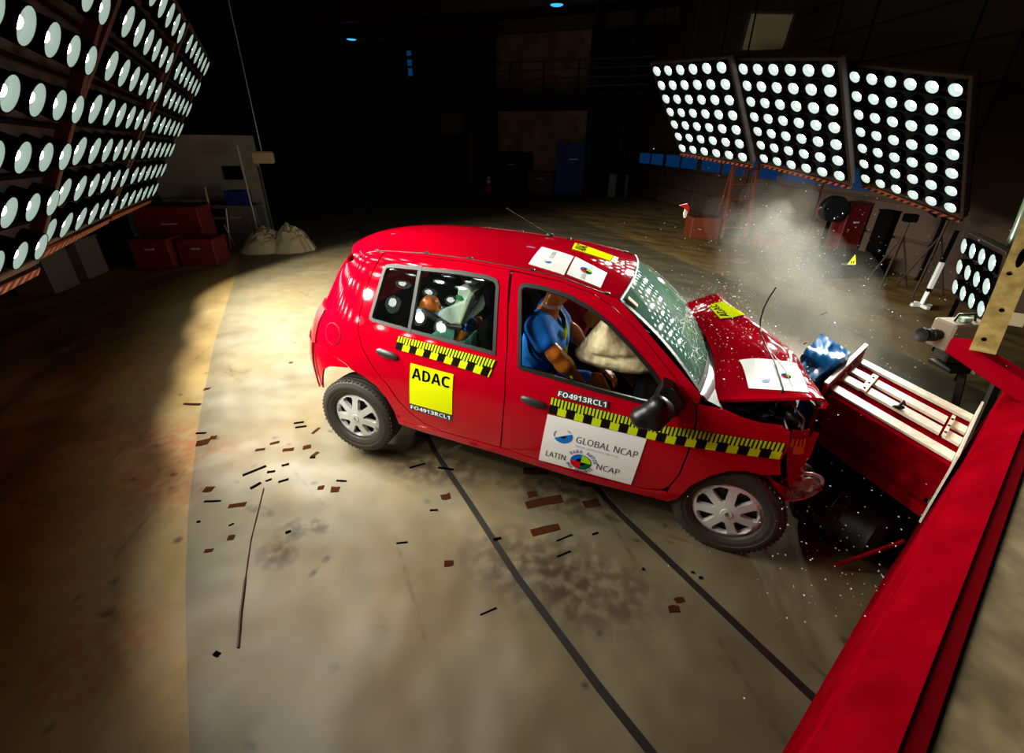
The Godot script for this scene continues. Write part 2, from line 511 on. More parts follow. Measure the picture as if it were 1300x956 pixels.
func floor_image() -> ImageTexture:
	# colour of the concrete over 12 m by 12 m (x -6..6, z -8..4): cloudy tone, scratches, specks, rust and tyre dirt
	var big := FastNoiseLite.new()
	big.seed = 4; big.frequency = .006; big.fractal_octaves = 4
	var fine := FastNoiseLite.new()
	fine.seed = 9; fine.frequency = .06; fine.fractal_octaves = 3
	var N := 1024
	var im := Image.create(N, N, false, Image.FORMAT_RGB8)
	for y in N:
		for x in N:
			var a := big.get_noise_2d(x, y)
			var t := 0.88 + .10 * a + .07 * fine.get_noise_2d(x, y)
			var c := Color(t, t, t).lerp(Color(t * 1.02, t * .86, t * .64), clampf(.16 + a * .5, 0, .6))
			im.set_pixel(x, y, c.clamp())
	var r := RandomNumberGenerator.new()
	r.seed = 5
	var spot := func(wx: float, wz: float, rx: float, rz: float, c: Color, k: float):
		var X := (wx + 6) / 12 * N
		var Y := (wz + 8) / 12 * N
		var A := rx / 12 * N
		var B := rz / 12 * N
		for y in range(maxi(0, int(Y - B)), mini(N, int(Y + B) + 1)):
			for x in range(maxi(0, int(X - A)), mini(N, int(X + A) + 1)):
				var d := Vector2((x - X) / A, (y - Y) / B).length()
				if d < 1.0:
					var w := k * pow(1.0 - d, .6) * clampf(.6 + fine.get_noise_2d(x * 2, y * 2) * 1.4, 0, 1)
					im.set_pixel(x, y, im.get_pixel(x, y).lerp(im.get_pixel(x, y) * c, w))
	for s in [[-1.55, 1.15, .9, .28], [-1.1, 1.5, .45, .2], [-.35, 2.3, .3, .3]]: spot.call(s[0], s[1], s[2], s[3], Color(1, .66, .34), .8)
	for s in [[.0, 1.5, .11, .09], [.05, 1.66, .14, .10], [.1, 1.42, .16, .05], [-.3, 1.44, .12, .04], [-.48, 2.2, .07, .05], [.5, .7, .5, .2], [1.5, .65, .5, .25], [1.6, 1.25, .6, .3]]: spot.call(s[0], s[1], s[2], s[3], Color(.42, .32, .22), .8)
	for i in 260: spot.call(r.randf_range(-5, 4.5), r.randf_range(-5, 3), r.randf_range(.015, .04), r.randf_range(.012, .03), Color(.3, .25, .2), r.randf_range(.4, 1.0))
	for i in 60:
		var p := Vector2(r.randf_range(-4, 3), r.randf_range(-4, 3))
		var d := Vector2.from_angle(r.randf_range(-.2, 1.2)) * .02
		for k in r.randi_range(8, 40): spot.call(p.x + d.x * k, p.y + d.y * k, .014, .014, Color(.55, .46, .36), .5)
	return ImageTexture.create_from_image(im)

func resample(pl: Array, n: int) -> Array:
	var len := 0.0
	for i in pl.size() - 1: len += pl[i].distance_to(pl[i + 1])
	var out := []
	for k in n + 1:
		var d := len * k / n
		for i in pl.size() - 1:
			var l: float = pl[i].distance_to(pl[i + 1])
			if d <= l or i == pl.size() - 2:
				out.append(pl[i].lerp(pl[i + 1], minf(d / l, 1.0))); break
			d -= l
	return out

func shift(pl: Array, w: float) -> Array:
	var out := []
	for i in pl.size():
		var d: Vector2 = (pl[mini(i + 1, pl.size() - 1)] - pl[maxi(i - 1, 0)]).normalized()
		out.append(pl[i] + Vector2(-d.y, d.x) * w)
	return out

func ribbon(a: Array, b: Array, y: float, h: float) -> G:    # a slab between two lines on the floor
	var g := G.new()
	var n := 48
	a = resample(a, n); b = resample(b, n)
	for i in n:
		var p := []
		var t := []
		for q in [a[i], a[i + 1], b[i + 1], b[i]]:
			p.append(Vector3(q.x, y, q.y)); t.append(Vector2((q.x + 6) / 12, (q.y + 8) / 12))
		g.tri(p[0], p[1], p[2], Vector3.UP, Vector3.UP, Vector3.UP, t[0], t[1], t[2])
		g.tri(p[0], p[2], p[3], Vector3.UP, Vector3.UP, Vector3.UP, t[0], t[2], t[3])
		var dn := Vector3(0, -h, 0)
		g.quad(p[0], p[1], p[1] + dn, p[0] + dn, p[0] - p[3]); g.quad(p[3], p[2], p[2] + dn, p[3] + dn, p[3] - p[0])
	return g

func pts2(a: Array) -> Array:
	var o := []
	for i in range(0, a.size(), 2): o.append(Vector2(a[i], a[i + 1]))
	return o

func hall():
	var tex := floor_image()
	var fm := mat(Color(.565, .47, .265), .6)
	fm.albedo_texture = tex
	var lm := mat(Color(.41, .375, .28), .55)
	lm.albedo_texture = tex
	var rough := noise_tex(.05, [], 3, true, 3)
	for m in [fm, lm]:
		m.normal_enabled = true; m.normal_texture = rough; m.normal_scale = .15
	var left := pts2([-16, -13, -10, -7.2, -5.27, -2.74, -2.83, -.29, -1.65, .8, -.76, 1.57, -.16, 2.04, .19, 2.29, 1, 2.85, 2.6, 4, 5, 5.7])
	var rail_a := pts2([-15, -17, -7.2, -8.23, -4.65, -5.68, .24, .36, .9, .91, 1.34, 1.29, 1.66, 1.56, 1.87, 1.7, 2.6, 2.2, 5.5, 4.1])
	var rail_b := pts2([-12, -16, -7.58, -9.86, -5.11, -7.76, 1.66, .52, 1.98, .79, 2.3, 1.06, 2.58, 1.27, 2.71, 1.4, 3.2, 1.8, 6, 3.6])
	var right := pts2([-6, -18.3, -.5, -10.4, 1.52, -7.54, 2.94, -5.53, 3.79, -4.21, 4.38, -3.33, 4.64, -2.84, 4.95, -2.23, 5.6, -1, 7.2, 2])
	var g := G.new()
	var u := []
	for q in [[-18, -20], [12, -20], [12, 7], [-18, 7]]: u.append([Vector3(q[0], -.006, q[1]), Vector2((q[0] + 6) / 12.0, (q[1] + 8) / 12.0)])
	for k in [[0, 1, 2], [0, 2, 3]]: g.tri(u[k[0]][0], u[k[1]][0], u[k[2]][0], Vector3.UP, Vector3.UP, Vector3.UP, u[k[0]][1], u[k[1]][1], u[k[2]][1])
	g.cbox(Vector3(-3, -.16, -6.5), Vector3(30, .3, 27))
	struct("floor", g, fm)
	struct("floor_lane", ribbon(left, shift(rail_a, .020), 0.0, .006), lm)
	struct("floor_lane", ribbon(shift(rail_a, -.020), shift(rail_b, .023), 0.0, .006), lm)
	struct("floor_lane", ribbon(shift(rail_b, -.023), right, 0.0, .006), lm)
	struct("floor_rail", ribbon(shift(rail_a, .0195), shift(rail_a, -.0195), -.003, .004), mat(Color(.10, .075, .06), .6, .3))
	struct("floor_rail", ribbon(shift(rail_b, .0225), shift(rail_b, -.0225), -.003, .004), mat(Color(.10, .075, .06), .6, .3))
	# walls and ceiling, with thickness
	g = G.new(); g.cbox(Vector3(-3, 3.4, -19.6), Vector3(30, 7.2, .4)); struct("wall_back", g, M.hall_dark)
	g = G.new(); g.cbox(Vector3(-18.1, 3.4, -6.5), Vector3(.4, 7.2, 27)); struct("wall_left", g, M.hall_dark)
	g = G.new(); g.cbox(Vector3(-3, 3.4, 7.1), Vector3(30, 7.2, .4)); struct("wall_front", g, M.hall_dark)
	g = G.new(); g.cbox(Vector3(-3, 7.1, -6.5), Vector3(30.6, .3, 27.4)); struct("ceiling", g, M.hall_dark)
	# the right wall runs askew; its sectional door has a row of panes
	var w0 := Vector3(.3, 0, -19.4)
	var wd := Vector3(9.1, 0, 19.8).normalized()
	var wn := Vector3(-wd.z, 0, wd.x)
	var wt := Transform3D(Basis(wd, Vector3.UP, wd.cross(Vector3.UP)), w0)
	g = G.new(); g.box(wt * Transform3D(Basis(), Vector3(13.5, 3.5, -.15)), Vector3(28, 7, .3)); struct("wall_right", g, M.hall_wall)
	var door := Node3D.new()
	door.name = "door_1"; door.transform = wt; door.set_meta("kind", "structure"); add_child(door)
	var ribs := mat(Color(.29, .22, .17), .8)
	var pane := glow(Color(.02, .30, .55), .20)
	for row in 9:
		for colm in 5:
			g = G.new(); g.cbox(Vector3(2.2 + colm * 2.72, .32 + row * .6, .035), Vector3(2.66, .57, .06), .02)
			var s := obj("panel", g, ribs, door)
			if row == 2:
				for k in 2:
					g = G.new(); g.cbox(Vector3(2.2 + colm * 2.72 + (k - .5) * 1.28, .32 + row * .6, .07), Vector3(1.1, .40, .03), .01)
					obj("pane", g, pane, s)
	# gallery at the back
	g = G.new(); g.cbox(Vector3(-3.85, 1.72, -18.4), Vector3(4.3, 3.3, .2)); struct("wall_gallery_lower", g, M.gallery_wall)
	g = G.new(); g.cbox(Vector3(-3.95, 5.2, -18.4), Vector3(4.2, 2.7, .2)); struct("wall_gallery_upper", g, M.gallery_wall)
	g = G.new(); g.cbox(Vector3(-2.6, 3.65, -17.3), Vector3(7.4, .5, 2.3)); struct("slab_gallery", g, M.hall_dark)
	for x in [[-6.25, .34], [-1.3, .3], [.1, .3]]:
		g = G.new(); g.cbox(Vector3(x[0], 3.45, -16.4), Vector3(x[1], 6.9, .3), .02); struct("column", g, M.hall_dark)
	var rl := thing("gallery_railing", "long dark steel railing of posts and thin rails along the back gallery", "railing", Transform3D(Basis(), Vector3(-2.6, 3.9, -16.25)))
	for k in 6:
		g = G.new(); g.cbox(Vector3(-3.5 + k * 1.4, .55, 0), Vector3(.06, 1.1, .06)); obj("post", g, M.hall_dark, rl)
	for k in 4:
		g = G.new(); g.cbox(Vector3(0, .2 + k * .29, 0), Vector3(7.1, .04, .04)); obj("rail", g, M.hall_steel, rl)
	for k in 5:
		g = G.new(); g.cbox(Vector3(-3, 6.3, -17 + k * 3.4), Vector3(29.6, .45, .26)); struct("beam", g, M.hall_steel)
	for k in 4:
		g = G.new(); g.bar(Vector3(-12 + k * 5.5, 6.75, -19.2), Vector3(-10.5 + k * 6.5, 6.75, 3), .2, .3); struct("beam", g, M.hall_steel)
	for q in [[-11.65, -15.66, "to the left, above the dark back of the hall"], [-2.12, -13.14, "near the middle, in front of the gallery"]]:
		var l := thing("ceiling_lamp", "small bluish roof lamp " + q[2], "lamp", Transform3D(Basis(), Vector3(q[0], 6.0, q[1])))
		g = G.new(); g.lathe(Transform3D(Basis(Vector3.RIGHT, PI / 2), Vector3()), [Vector2(.02, -.5), Vector2(.06, -.2), Vector2(.24, .0), Vector2(.25, .04)], 18); obj("lamp_shade", g, M.dark, l)
		g = G.new(); g.ball(Transform3D(Basis(), Vector3(0, -.02, 0)), Vector3(.2, .04, .2)); obj("bulb", g, glow(Color(.25, .75, 1.0), .9), l)
		g = G.new(); g.cbox(Vector3(0, .72, 0), Vector3(.03, .6, .03)); obj("rod", g, M.dark, l)
		var o := OmniLight3D.new()
		o.name = "lamp_light"; o.light_color = Color(.3, .75, 1); o.light_energy = .05; o.light_size = .2; o.shadow_enabled = true; o.omni_range = 30; o.omni_attenuation = 2.0; o.position = Vector3(0, -.12, 0)
		l.add_child(o)

# ------------------------------------------------------------------ walls of lamps
func bank_panel(called: String, label: String, group: String, O: Vector3, a: Vector3, b: Vector3, s: float, cols: int, rows: int, lens: Material, bulb: Material, power: float, cone: float, blend: float, aim := Vector3.ZERO, hang := true, skip := []):
	var x := a.normalized()
	var y := (-b - x * (-b).dot(x)).normalized()
	var z := x.cross(y)
	var t := thing(called, label, "light panel", Transform3D(Basis(x, y, z), CAM + O * s), group)
	var pc := a.length() * s
	var pr := b.length() * s
	var R := pc * .30
	var cx := (cols - 1) * pc / 2
	var cy := -(rows - 1) * pr / 2
	var W := (cols - .08) * pc
	var H := (rows - .06) * pr
	var g := G.new(); g.cbox(Vector3(cx, cy, -.10), Vector3(W, H, .04)); obj("backing_board", g, M.board, t)
	for sg in [-1, 1]:
		g = G.new(); g.cbox(Vector3(cx + sg * W / 2, cy, -.05), Vector3(.045, H + .045, .07), .006); obj("frame_bar", g, M.frame, t)
		g = G.new(); g.cbox(Vector3(cx, cy + sg * H / 2, -.05), Vector3(W - .045, .045, .07), .006); obj("frame_bar", g, M.frame, t)
	for j in rows - 1:
		g = G.new(); g.cbox(Vector3(cx, -(j + .5) * pr, -.065), Vector3(W - .05, .022, .03)); obj("lamp_rail", g, M.dark, t)
	g = G.new()
	var n := int(W / .10) if hang else 0
	for k in n:
		var x0 := cx - W / 2 + W * k / n
		g.quad(Vector3(x0, cy - H / 2 - .085, .002), Vector3(x0 + W / n, cy - H / 2 - .085, .002), Vector3(x0 + W / n, cy - H / 2 - .035, .002), Vector3(x0, cy - H / 2 - .035, .002), Vector3(0, 0, 1))
	if hang:
		g.cbox(Vector3(cx, cy - H / 2 - .06, -.025), Vector3(W, .05, .05))
		obj("hazard_strip", g, M.hazard, t)
	var bowl := G.new()
	bowl.lathe(Transform3D(), [Vector2(R * .30, -.055), Vector2(R * .62, -.042), Vector2(R * .86, -.018), Vector2(R, .012)], 20)
	var bm := bowl.mesh()
	var can := G.new()
	can.lathe(Transform3D(), [Vector2(R * .99, .010), Vector2(R * 1.05, .014), Vector2(R * 1.07, .004), Vector2(R * 1.02, -.08)], 20)
	var cm := can.mesh()
	var hot := G.new()
	hot.lathe(Transform3D(), [Vector2(R * .52, -.048), Vector2(R * .47, -.025), Vector2(R * .3, -.006), Vector2(0, .002)], 14)
	var hm := hot.mesh()
	for j in rows:
		for i in cols:
			if [i, j] in skip: continue
			var l := obj("lamp", cm, M.dark, t)
			l.position = Vector3(i * pc, -j * pr, 0)
			obj("lamp_bowl", bm, lens, l)
			obj("bulb", hm, bulb, l)
	for i in [cols / 4, cols - 1 - cols / 4]:
		for j in ([1, 3, 5] if rows > 4 else [1]):
			var sp := SpotLight3D.new()
			sp.name = numbered("lamp_light", t)
			sp.light_color = Color(1, .985, .93); sp.light_energy = power; sp.light_size = R * .5
			sp.spot_angle = cone; sp.spot_angle_attenuation = blend; sp.spot_attenuation = 2.0; sp.spot_range = 60; sp.shadow_enabled = true
			sp.position = Vector3(i * pc, -j * pr, .06)
			sp.basis = Basis.looking_at(t.basis.inverse() * (aim - t.transform * sp.position).normalized() if aim != Vector3.ZERO else Vector3(0, -.27, 1), Vector3.UP)
			t.add_child(sp)
	if hang:
		for sg in [-.8, .8]:
			var p := Vector3(cx + sg * W / 2, cy + H / 2, -.05)
			var top := t.transform * p
			g = G.new(); g.tube([p, t.transform.affine_inverse() * Vector3(top.x, 7.0, top.z)], .012, 6); obj("hanging_cable", g, M.dark, t)
	else:
		for sg in [-.8, .8]:
			var p := Vector3(cx + sg * W / 2, cy - H / 2, -.05)
			var foot := t.transform * p
			g = G.new(); g.tube([p, t.transform.affine_inverse() * Vector3(foot.x, 0.0, foot.z)], .02, 8); obj("stand_leg", g, M.dark, t)

func light_banks():
	var lens_l := glow(Color(.80, .92, .84), .40)
	var lens_r := glow(Color(.90, 1.0, .95), .60)
	var hot_l := glow(Color(.97, 1, .98), 15.0)
	var hot_r := glow(Color(.97, 1, .99), 14.0)
	var gl := "panels of the lamp wall on the left"
	var gr := "panels of the lamp wall at the back right"
	bank_panel("light_panel", "nearest panel of the left lamp wall, running out of the picture at top left", gl, Vector3(-7.598, 3.461, -4.554), Vector3(-.727, -.028, -.687), Vector3(-.182, -.911, .51), .265, 6, 7, lens_l, hot_l, 1.9, 48, .3)
	bank_panel("light_panel", "added two-column panel at the left lamp wall's near end, mirrored in the rear side window", gl, Vector3(-6.05, 3.52, -3.09), Vector3(-.727, -.028, -.687), Vector3(-.182, -.911, .51), .265, 2, 7, lens_l, hot_l, .3, 47, .5)  # unseen panel, added so the rear side window mirrors lamps
	bank_panel("light_panel", "middle panel of the left lamp wall, six lamps wide", gl, Vector3(-9.892, 2.751, -7.428), Vector3(-.738, -.015, -.675), Vector3(-.267, -.751, .395), .32, 6, 7, lens_l, hot_l, 6.0, 48, .3)
	bank_panel("light_panel", "far narrow-looking panel of the left lamp wall, next to the pale partition", gl, Vector3(-14.661, 2.639, -11.839), Vector3(-.729, -.023, -.684), Vector3(-.302, -.753, .383), .32, 6, 7, lens_l, hot_l, 6.6, 48, .3)
	bank_panel("light_panel", "left panel of the back lamp wall, beside the door with blue panes", gr, Vector3(-1.41, 3.908, -31.616), Vector3(.67, -.078, .738), Vector3(.377, -.71, -.409), .29, 6, 7, lens_r, hot_r, 5.4, 30, .9, Vector3(2.3, .6, -.5))
	bank_panel("light_panel", "middle panel of the back lamp wall, under the square cream reflector", gr, Vector3(3.128, 3.59, -29.321), Vector3(.605, -.13, .786), Vector3(.42, -.739, -.429), .278, 6, 7, lens_r, hot_r, 5.4, 30, .9, Vector3(2.3, .6, -.5))
	bank_panel("light_panel", "right panel of the back lamp wall, with the largest lamps", gr, Vector3(8.426, 3.115, -29.606), Vector3(.513, -.2, .835), Vector3(.513, -.832, -.485), .25, 6, 7, lens_r, hot_r, 5.4, 30, .9, Vector3(2.3, .6, -.5))
	bank_panel("light_panel", "small low lamp panel on legs behind the white box camera", "", Vector3(12.356, -3.825, -23.036), Vector3(-.185, -.013, .983), Vector3(.16, -.869, .018), .25, 4, 3, lens_r, hot_r, 1.6, 45, .8, Vector3.ZERO, false, [])

# ------------------------------------------------------------------ the barrier
func barrier():
	var A := Vector3(3.30, 0, .70)
	var tt := Vector3(-.565, 0, .826).normalized()
	var nb := Vector3(.826, 0, .565).normalized()
	var fr := Transform3D(Basis(nb, Vector3.UP, nb.cross(Vector3.UP)), A)     # x behind the face, y up, z along the face towards the near side
	if fr.basis.z.dot(tt) < 0.0: fr.basis.z = -fr.basis.z
	var t := thing("barrier_block", "massive concrete crash barrier with a dark red steel front plate", "barrier", Transform3D(Basis(), A))
	var L := Transform3D(fr.basis, Vector3())
	var g := G.new(); g.prism(V2([.03, 0, 1.1, 0, 1.1, 1.085, .155, 1.085, .075, .96]), L, -.88, 3.4); obj("concrete_core", g, tri_mat(Color(.66, .58, .40), .8, 0.0, noise_tex(.03, [Color(.7, .66, .6), Color(1, 1, 1)], 5), .8), t)
	g = G.new(); g.prism(V2([0, 0, .02, 0, .065, .98, .045, .98]), L, -.9, 3.42); obj("face_plate", g, M.red_steel, t)
	g = G.new(); g.prism(V2([.045, .98, .065, .97, .15, 1.09, .135, 1.105]), L, -.9, 3.42); obj("sloping_plate", g, M.red_steel, t)
	g = G.new(); g.prism(V2([.13, 1.08, .17, 1.08, .17, 1.092, .14, 1.100]), L, -.9, 3.42); obj("edge_lip", g, mat(Color(.80, .02, .12), .4, 0.0, {"metallic_specular": .2}), t)
	g = G.new(); g.prism(V2([.30, 1.08, .38, 1.08, .38, 1.092, .30, 1.092]), L, .9, 3.4); obj("edge_lip", g, M.red_steel, t)
	g = G.new(); g.bar(Vector3(3.63, 1.09, -.16) - A, Vector3(3.68, 1.09, .62) - A, .11, .10, .012); obj("cap_bar", g, mat(Color(.62, .015, .10), .5, 0.0, {"specular_mode": BaseMaterial3D.SPECULAR_DISABLED}), t)
	# bracing between block and floor on the dark side
	g = G.new(); g.bar(Vector3(3.06, .03, .72) - A, Vector3(3.30, .30, .70) - A, .014, .014); obj("brace", g, M.red_steel, t)
	# box of the deformable barrier, with cream strips on top
	var NL := Vector3(3.02, .75, .02)
	var NR := Vector3(3.385, .75, .605)
	var FR := Vector3(3.75, .75, .04)
	var FL := Vector3(3.40, .75, -.60)
	var b := thing("barrier_box", "red steel box bolted to the barrier, its top crossed by cream strips", "barrier box", Transform3D(Basis(), Vector3(3.385, 0, .02)))
	var o := b.position
	var P := func(u: float, w: float, y: float) -> Vector3: return NL.lerp(NR, u).lerp(FL.lerp(FR, u), w) + Vector3(0, y - .75, 0) - o   # u towards the block, w to the far side
	var hexa := func(gg: G, u0: float, u1: float, w0: float, w1: float, y0: float, y1: float):
		var c: Vector3 = P.call((u0 + u1) / 2, (w0 + w1) / 2, (y0 + y1) / 2)
		var p := []
		for y in [y0, y1]:
			for k in [[u0, w0], [u1, w0], [u1, w1], [u0, w1]]: p.append(P.call(k[0], k[1], y))
		for f in [[0, 1, 2, 3], [4, 5, 6, 7], [0, 1, 5, 4], [1, 2, 6, 5], [2, 3, 7, 6], [3, 0, 4, 7]]:
			gg.quad(p[f[0]], p[f[1]], p[f[2]], p[f[3]], (p[f[0]] + p[f[2]]) / 2 - c)
	g = G.new(); hexa.call(g, .02, .98, .02, .98, .50, .735); obj("body", g, M.red_steel, b)
	g = G.new(); hexa.call(g, .0, 1.0, -.03, .04, .60, .742); hexa.call(g, .0, 1.0, -.03, .03, .40, .47); obj("side_flange", g, M.red_steel, b)
	g = G.new(); hexa.call(g, .05, .95, .03, .06, .40, .60); obj("side_plate", g, M.red_steel, b)
	g = G.new(); hexa.call(g, -.05, -.02, -.06, 1.16, .36, .80); obj("front_plate", g, mat(Color(.72, .03, .1), .4), b)
	g = G.new(); hexa.call(g, -.055, -.015, -.06, 1.16, .80, .815); obj("front_plate_edge", g, M.cream, b)
	g = G.new(); hexa.call(g, .985, 1.0, -.05, 1.08, .38, .82); obj("rear_plate", g, M.cream, b)
	for w in [[.05, .18, 0, 1], [.34, .47, .0, .19], [.34, .47, .25, .86], [.34, .47, .885, 1], [.57, .70, .0, .19], [.57, .70, .24, .86], [.57, .70, .885, 1], [.86, .98, 0, 1]]:
		g = G.new(); hexa.call(g, lerpf(.0, .98, w[2]), lerpf(.0, .98, w[3]), w[0], w[1], .735, .752); obj("strip", g, M.cream, b)
	for u in [[.19, .245], [.86, .885]]:
		g = G.new(); hexa.call(g, u[0], u[1], .31, .73, .752, .766); obj("cross_strip", g, M.cream, b)
		for k in 3:
			g = G.new(); g.ball(Transform3D(Basis(), P.call((u[0] + u[1]) / 2, .36 + k * .14, .767)), Vector3(.008, .006, .008), 8, 5); obj("bolt", g, M.black, b)
	for k in 5:
		g = G.new(); g.ball(Transform3D(Basis(), P.call(-.01, .1 + k * .2, .75)), Vector3(.009, .012, .009), 8, 5); obj("bolt", g, M.cream, b)
	g = G.new(); hexa.call(g, .0, 1.0, .95, .98, .0, .5); hexa.call(g, .0, .03, .0, .98, .0, .5); obj("added_shade_skirt", g, M.dark, b)  # added dark plates, keeping light from behind off the floor below
	g = G.new(); g.ball(Transform3D(Basis(Vector3.UP, .4), P.call(.52, .36, .765)), Vector3(.035, .012, .025), 9, 5); g.tube([P.call(.52, .36, .765), P.call(.535, .40, .80), P.call(.55, .42, .775)], .008, 6); obj("lifting_hook", g, M.black, b)
	for k in [[.15, .2], [.6, .2], [.15, .8], [.6, .8]]:
		g = G.new(); hexa.call(g, k[0], k[0] + .08, k[1] - .05, k[1] + .05, .0, .5); obj("support_leg", g, M.dark, b)
	# crushed blue honeycomb in front of the box
	var hc := thing("honeycomb_block", "crushed shiny blue barrier block wedged between the hood and the red box", "barrier face", Transform3D(Basis(), Vector3(3.1, 0, -.4)))
	var C := [Vector3(2.85, .80, .11), Vector3(3.225, .87, -.37), Vector3(3.075, .925, -.53), Vector3(2.88, .86, -.19)]
	g = G.new()
	var N := FastNoiseLite.new()
	N.seed = 3; N.frequency = 6.0
	var top := func(u: float, w: float) -> Vector3:
		var p: Vector3 = C[0].lerp(C[1], u).lerp(C[3].lerp(C[2], u), w) - hc.position
		return p + Vector3(0, .012 * N.get_noise_2d(u * .3, w * .3) + .03 * exp(-pow((u * .8 + w * .35 - .55) / .12, 2.0)), 0)
	g.grid(14, 10, top, Vector3.UP)
	for k in 4:
		var sd := func(u: float, h: float) -> Vector3:
			var q: Vector3 = [top.call(u, 0), top.call(1, u), top.call(u, 1), top.call(0, u)][k]
			var c := Vector3(0, .4, 0)
			var b2: Vector3 = Vector3(q.x, q.y - h * .55, q.z)
			return b2 + (b2 - c).normalized() * .03 * N.get_noise_3d(q.x, b2.y * 1.5, q.z) * (1.0 if h > 0.0 else 0.0)
		var mid: Vector3 = sd.call(.5, .5)
		g.grid(12, 10, sd, Vector3(mid.x, 0, mid.z))
	obj("cladding", g, M.blue_metal, hc)
	g = G.new(); g.tube([Vector3(2.94, .60, -.06) - hc.position, Vector3(2.925, .71, -.06) - hc.position, Vector3(2.95, .745, -.08) - hc.position, Vector3(2.985, .70, -.07) - hc.position, Vector3(3.0, .58, -.04) - hc.position], .012, 8); obj("bent_edge", g, mat(Color(.75, .78, .1), .5), hc)
	g = G.new(); g.ball(Transform3D(Basis(), Vector3(2.962, .655, -.06) - hc.position), Vector3(.025, .07, .012)); obj("bent_core", g, M.black, hc)
	# dark air-filled pipe or hose shapes below the box
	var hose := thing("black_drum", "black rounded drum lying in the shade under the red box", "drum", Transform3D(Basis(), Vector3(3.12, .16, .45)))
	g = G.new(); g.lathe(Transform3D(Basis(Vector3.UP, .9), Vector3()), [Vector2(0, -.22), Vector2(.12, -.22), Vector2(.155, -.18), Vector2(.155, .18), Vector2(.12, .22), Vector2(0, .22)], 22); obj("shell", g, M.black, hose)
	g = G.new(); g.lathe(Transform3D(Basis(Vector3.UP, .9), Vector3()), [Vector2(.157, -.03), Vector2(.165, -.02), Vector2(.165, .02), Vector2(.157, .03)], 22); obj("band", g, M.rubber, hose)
	# plate with holes standing on the barrier's end
	var pl := thing("drilled_plate", "tan plate with round holes standing up at the barrier's far end", "plate", Transform3D(Basis(), Vector3(3.62, 1.1, .05)))
	var q0 := Vector3(3.62, 1.14, .05)
	var q1 := Vector3(3.755, 1.84, -.27)
	var d := (q1 - q0).normalized()
	var nz := (CAM - (q0 + q1) / 2)
	nz = (nz - d * nz.dot(d)).normalized()
	var pt := Transform3D(Basis(d, nz.cross(d), nz), q0 - pl.position)
	g = G.new()
	var ln := q0.distance_to(q1)
	var outer := PackedVector2Array([Vector2(0, -.05), Vector2(ln, -.05), Vector2(ln, .05), Vector2(0, .05)])
	var holes := []
	for h in [[.07, .012, .012], [.24, -.008, .012], [.44, .018, .012], [.60, -.03, .012], [.53, .0, .026]]:
		var ring := PackedVector2Array()
		for k in 12: ring.append(Vector2(h[0] + cos(TAU * k / 12) * h[2] * (2.2 if h[2] > .02 else 1.0), h[1] + sin(TAU * k / 12) * h[2] * (.6 if h[2] > .02 else 1.0)))
		holes.append(ring)
	g.panel(outer, holes, func(p: Vector2) -> Vector3: return pt * Vector3(p.x, p.y, .015), .03, .03, nz)
	obj("plate", g, M.wood, pl)
	g = G.new(); g.box(pt * Transform3D(Basis(), Vector3(ln / 2, 0, -.03)), Vector3(ln, .1, .02)); obj("backing", g, M.dark, pl)
	g = G.new(); g.box(pt * Transform3D(Basis(), Vector3(.20, -.075, .02)), Vector3(.07, .05, .01)); obj("paper_tag", g, M.paper, pl)
	# white high-speed camera on a dark bracket
	var hs := thing("box_camera", "white box camera with a black lens, on a dark bracket beyond the barrier", "camera", Transform3D(Basis(Vector3.UP, .37), Vector3(3.96, .95, -.78)))
	g = G.new(); g.cbox(Vector3(.02, 0, 0), Vector3(.29, .20, .16), .012); obj("housing", g, mat(Color(.62, .56, .48), .5), hs)
	g = G.new(); g.cbox(Vector3(.02, -.065, .081), Vector3(.27, .006, .006)); obj("seam", g, M.grey, hs)
	g = G.new(); g.lathe(Transform3D(Basis(Vector3.UP, -PI / 2), Vector3(-.12, -.005, 0)), [Vector2(.035, 0), Vector2(.035, .03), Vector2(.045, .035), Vector2(.045, .07), Vector2(.038, .075), Vector2(.05, .12), Vector2(.05, .135), Vector2(.03, .125), Vector2(0, .12)], 20); obj("lens", g, M.black, hs)
	g = G.new(); g.tube([Vector3(-.06, .10, 0), Vector3(-.05, .15, 0), Vector3(.07, .15, 0), Vector3(.09, .10, 0)], .008, 6); obj("carry_handle", g, M.black, hs)
	g = G.new(); g.cbox(Vector3(.0, .115, .01), Vector3(.07, .03, .05), .006); obj("connector", g, M.shell, hs)
	var br := thing("camera_bracket", "black steel bracket and shelf carrying the white box camera", "bracket", Transform3D(Basis(), Vector3(4.05, .72, -.72)))
	g = G.new(); g.cbox(Vector3(-.04, .085, -.02), Vector3(.22, .08, .16), .01); obj("head", g, M.black, br)
	g = G.new(); g.bar(Vector3(-.17, .02, .06), Vector3(.25, .03, -.06), .18, .03, .004); obj("shelf", g, M.black, br)
	g = G.new(); g.bar(Vector3(-.02, .04, .14), Vector3(.24, .045, .07), .03, .03); obj("shelf_edge", g, M.grey, br)
	g = G.new(); g.bar(Vector3(.0, .0, .02), Vector3(.10, -.72, .10), .04, .04); obj("leg", g, M.black, br)
	g = G.new(); g.bar(Vector3(.22, .0, .0), Vector3(.24, -.72, .06), .04, .04); obj("leg", g, M.black, br)

